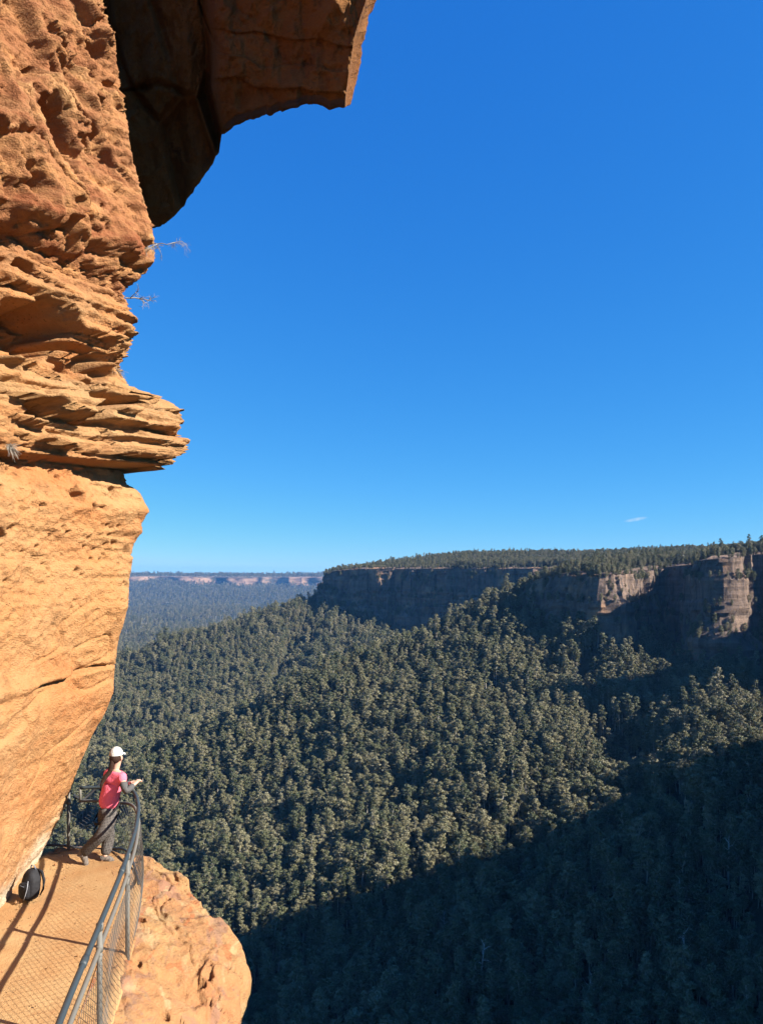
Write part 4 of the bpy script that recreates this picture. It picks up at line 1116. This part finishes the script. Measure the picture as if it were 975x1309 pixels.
# shirt with short sleeves
chain('tshirt', [(J['pelvis'] - 0.02 * upv, 0.160), (J['waist'], 0.142), (J['chest'], 0.150), (mid('chest', 'neck', 0.70), 0.105), (mid('chest', 'neck', 0.92) , 0.058),
                 (J['shR'], 0.072), (mid('shR', 'elR', 0.45), 0.066), (J['shL'], 0.072), (mid('shL', 'elL', 0.45), 0.066)], M_PINK,
      [(0, 1), (1, 2), (2, 3), (3, 4), (3, 5), (5, 6), (3, 7), (7, 8)])
for sd in 'RL':
    chain('sleeve', [(mid('sh' + sd, 'el' + sd, 0.30), 0.062), (J['el' + sd], 0.056), (mid('el' + sd, 'wr' + sd, 0.5), 0.053), (mid('el' + sd, 'wr' + sd, 1.05), 0.042)], M_SLEEVE)
chain('trousers', [(J['pelvis'] + 0.06 * upv, 0.135), (J['pelvis'] - 0.06 * upv, 0.150),
                   (J['hipR'] - 0.07 * upv, 0.115), (mid('hipR', 'knR', 0.6), 0.102), (J['knR'], 0.088), (mid('knR', 'anR', 0.5), 0.086), (mid('knR', 'anR', 1.02), 0.074),
                   (J['hipL'] - 0.07 * upv, 0.115), (mid('hipL', 'knL', 0.6), 0.102), (J['knL'], 0.088), (mid('knL', 'anL', 0.5), 0.086), (mid('knL', 'anL', 1.0), 0.078)], M_TROU,
      [(0, 1), (1, 2), (2, 3), (3, 4), (4, 5), (5, 6), (1, 7), (7, 8), (8, 9), (9, 10), (10, 11)])
for sd in 'RL':
    a, to = J['an' + sd], J['to' + sd]
    heel = a + (a - to) * 0.30 * np.array([1, 1, 0.2]) - 0.03 * upv if sd == 'L' else a - 0.045 * fwd + 0.02 * upv
    sh = chain('shoe', [(a - 0.0 * upv, 0.050), (mid('an' + sd, 'to' + sd, 0.5), (0.050, 0.046)), (to, (0.042, 0.032)), (heel, 0.040)], M_SHOE, [(0, 1), (1, 2), (0, 3)])
body_fwd, body_rgt = fwd, rgt
fwd = np.array([0.22, 0.975, 0.0]); fwd /= np.linalg.norm(fwd); rgt = np.array([fwd[1], -fwd[0], 0])      # the head is turned further out to the view
# cap, hair, strap
R3 = np.stack([fwd, -rgt, upv], 1)
b = Buf(); th = np.linspace(0, 2 * np.pi, 25)[:-1]; V = []; 
for k, ph in enumerate(np.linspace(0.0, math.pi / 2, 8)):
    V += [(0.104 * math.cos(ph) * math.cos(a) - 0.004, 0.094 * math.cos(ph) * math.sin(a), 0.115 * math.sin(ph)) for a in th]
F = [(i * 24 + k, i * 24 + (k + 1) % 24, (i + 1) * 24 + (k + 1) % 24, (i + 1) * 24 + k) for i in range(7) for k in range(24)]
b.add(np.array(V) @ R3.T + (J['head'] + 0.022 * upv - _o), F)
cap = b.build('cap', M_CAP, person)
b = Buf(); V = []
for r_, dz in ((0.096, 0.0), (0.150, -0.012), (0.178, -0.026)):
    V += [(r_ * math.cos(a) if r_ < 0.1 else 0.02 + r_ * math.cos(a), 0.092 * math.sin(a) * (1.0 if r_ < 0.16 else 0.9), dz) for a in np.linspace(-1.15, 1.15, 12)]
V += [(x, y, z - 0.006) for x, y, z in V]
F = [(i * 12 + k, i * 12 + k + 1, (i + 1) * 12 + k + 1, (i + 1) * 12 + k) for i in range(2) for k in range(11)] + [(36 + i * 12 + k, 36 + (i + 1) * 12 + k, 36 + (i + 1) * 12 + k + 1, 36 + i * 12 + k + 1) for i in range(2) for k in range(11)] + [(24 + k, 60 + k, 61 + k, 25 + k) for k in range(11)]
b.add(np.array(V) @ R3.T + (J['head'] + 0.030 * upv - _o), F); b.build('brim', M_CAP, cap)
hb = J['head'] - 0.085 * fwd - 0.005 * upv
b = Buf(); blob(b, J['head'] - 0.088 * fwd + 0.035 * upv - _o, (0.030, 0.018, 0.016), (12, 8)); b.build('cap_opening', M_HAIR, cap)
b = Buf(); blob(b, J['head'] - 0.03 * fwd - 0.015 * upv - _o, (0.080, 0.086, 0.082), (18, 12)); hair = b.build('hair', M_HAIR, person)
chain_pts = [(hb, 0.030), (J['neck'] - 0.085 * fwd - 0.02 * rgt, 0.036), (mid('neck', 'chest', 0.5) - 0.135 * body_fwd - 0.035 * rgt, 0.034), (mid('neck', 'chest', 1.0) - 0.165 * body_fwd - 0.045 * rgt, 0.022), (J['chest'] - 0.165 * body_fwd - 0.05 * upv - 0.05 * rgt, 0.008)]
pt = chain('ponytail', chain_pts, M_HAIR); 
# face: eyes, nose, mouth, ears
fc = J['head'] - 0.02 * upv
b = Buf()
blob(b, fc + 0.094 * fwd - 0.012 * upv - _o, (0.016, 0.016, 0.022), (10, 8)); b.build('nose', M_SKIN, person)
t = NT('lips', 0.5, 0.4); t.color((0.42, 0.14, 0.12)); M_LIP = t.m
t = NT('eye', 0.2, 0.6); t.color((0.05, 0.035, 0.03)); M_EYE = t.m
b = Buf(); blob(b, fc + 0.079 * fwd - 0.050 * upv - _o, (0.012, 0.024, 0.007), (12, 8), None, R3); b.build('mouth', M_LIP, person)
for sg in (-1, 1):
    b = Buf(); blob(b, fc + 0.080 * fwd + sg * 0.033 * rgt + 0.018 * upv - _o, (0.010, 0.014, 0.008), (10, 8), None, R3); b.build('eye', M_EYE, person)
    b = Buf(); blob(b, fc + sg * 0.086 * rgt - 0.005 * upv - _o, (0.020, 0.010, 0.032), (10, 8), None, R3); b.build('ear', M_SKIN, person)
fwd, rgt = body_fwd, body_rgt
def ring_strap(name, c, ax, tilt, rx, ry, w):
    b = Buf(); n = 40
    an = np.linspace(0, 2 * np.pi, n)
    base = c[None, :] + np.cos(an)[:, None] * rx * fwd + np.sin(an)[:, None] * ry * rgt + (np.cos(an) * tilt[0] + np.sin(an) * tilt[1])[:, None] * upv
    V = np.concatenate([base + w * upv, base - w * upv]) - _o
    F = [(i, i + 1, n + i + 1, n + i) for i in range(n - 1)]
    b.add(V, F); return b.build(name, M_STRAP, person)
ring_strap('bag_strap', J['pelvis'] - 0.03 * upv, None, (0.14, 0.05), 0.178, 0.180, 0.020)
ring_strap('bag_strap', J['pelvis'] - 0.16 * upv, None, (0.15, 0.06), 0.168, 0.185, 0.018)

# ------------------------------------------------------------------ dry twigs on the wall
t = NT('dry_twig', 0.9, 0.1); t.color(t.mix(t.noise(9), (0.15, 0.13, 0.11), (0.40, 0.36, 0.30))); M_TWIG = t.m
def twig(name, root, aim, length, seed, label, depth=4, thick=0.011):
    r = np.random.default_rng(seed); b = Buf()
    def grow(p, d, ln, rd, lv):
        n = 5; P = [p]
        for i in range(n):
            d = d + r.normal(scale=0.17, size=3) + np.array([0, 0, -0.035]); d /= np.linalg.norm(d)
            p = p + d * ln / n; P.append(p)
            if lv > 0 and r.random() < 0.9:
                dd = d + r.normal(scale=0.62, size=3); dd /= np.linalg.norm(dd)
                grow(p, dd, ln * r.uniform(0.42, 0.72), rd * 0.58, lv - 1)
        b.tube(P, np.linspace(rd, rd * 0.5, n + 1), 5, False)
    o_ = np.array(root, float)
    grow(np.zeros(3), np.array(aim, float) / np.linalg.norm(aim), length, thick, depth)
    o = b.build(name, M_TWIG); o.location = o_
    tag(o, label, 'shrub'); return o
twig('dry_shrub', P3(184, 309, 11.05), (1, 0.05, -0.10), 0.42, 5, 'bare straggling shrub on the rock edge just below the dark overhang')
twig('dry_shrub', P3(160, 381, 11.0), (1, 0.0, -0.12), 0.36, 11, 'small dark bare twig sticking out of the bedded rock', 3, 0.012)
def tuft(root, n, ln, seed, label):
    r = np.random.default_rng(seed); b = Buf()
    for i in range(n):
        d = np.array([r.uniform(0.2, 1), r.normal(scale=0.6), r.normal(scale=0.5) - 0.2]); d /= np.linalg.norm(d); l = ln * r.uniform(0.5, 1)
        b.tube([r.normal(scale=0.02, size=3), d * l * 0.5 + [0, 0, 0.01], d * l + [0, 0, -0.25 * l]], [0.003, 0.0025, 0.001], 4, False)
    o = b.build('grass_tuft', M_TWIG); o.location = root; tag(o, label, 'grass tuft')
def wall_at(u, v):
    Xw, Yw, Zw = WALL
    uu = CU + FPX * Xw / Yw; vv = CV - FPX * Zw / Yw
    d = (uu - u) ** 2 + (vv - v) ** 2 + 3.0 * Yw
    k = np.unravel_index(d.argmin(), d.shape); return np.array([Xw[k] + 0.01, Yw[k] - 0.02, Zw[k]])
tuft(wall_at(147, 478), 60, 0.22, 3, 'dead grass tuft in the notch above the jutting ledge')
tuft(wall_at(12, 572), 60, 0.15, 4, 'dead grass tuft under the bedded ledge at the edge of the view')

# grit and small stones gathered along the wall foot and the rail line
r = np.random.default_rng(77); b = Buf()
for i in range(420):
    y = r.uniform(4.5, 10.8)
    rx = float(np.interp(y, RAIL[:9, 1], RAIL[:9, 0]))
    side = r.random()
    x = rx - abs(r.normal(0, 0.10)) - 0.04 if side < 0.35 else (-4.45 - (y - 8) * 0.1 + abs(r.normal(0, 0.22)) if side < 0.8 else r.uniform(-4.3, rx))
    sz = r.uniform(0.006, 0.013) * (2.2 if r.random() < 0.08 else 1)
    V = r.normal(size=(6, 3)); V = np.array([(1, 0, 0), (-1, 0, 0), (0, 1, 0), (0, -1, 0), (0, 0, 0.8), (0, 0, -0.8)]) * sz * r.uniform(0.6, 1.3, (6, 3))
    a = r.uniform(0, 6.28); c_, s_ = math.cos(a), math.sin(a)
    V = V @ np.array([(c_, -s_, 0), (s_, c_, 0), (0, 0, 1)]).T + (x, y, FLOOR + 0.02 + sz * 0.3)
    b.add(V, None, [(0, 2, 4), (2, 1, 4), (1, 3, 4), (3, 0, 4), (2, 0, 5), (1, 2, 5), (3, 1, 5), (0, 3, 5)])
gr = b.build('gravel', M_SHELF, None, False)
tag(gr, 'scattered grit and small stones on the sandy path', 'gravel', kind='stuff')
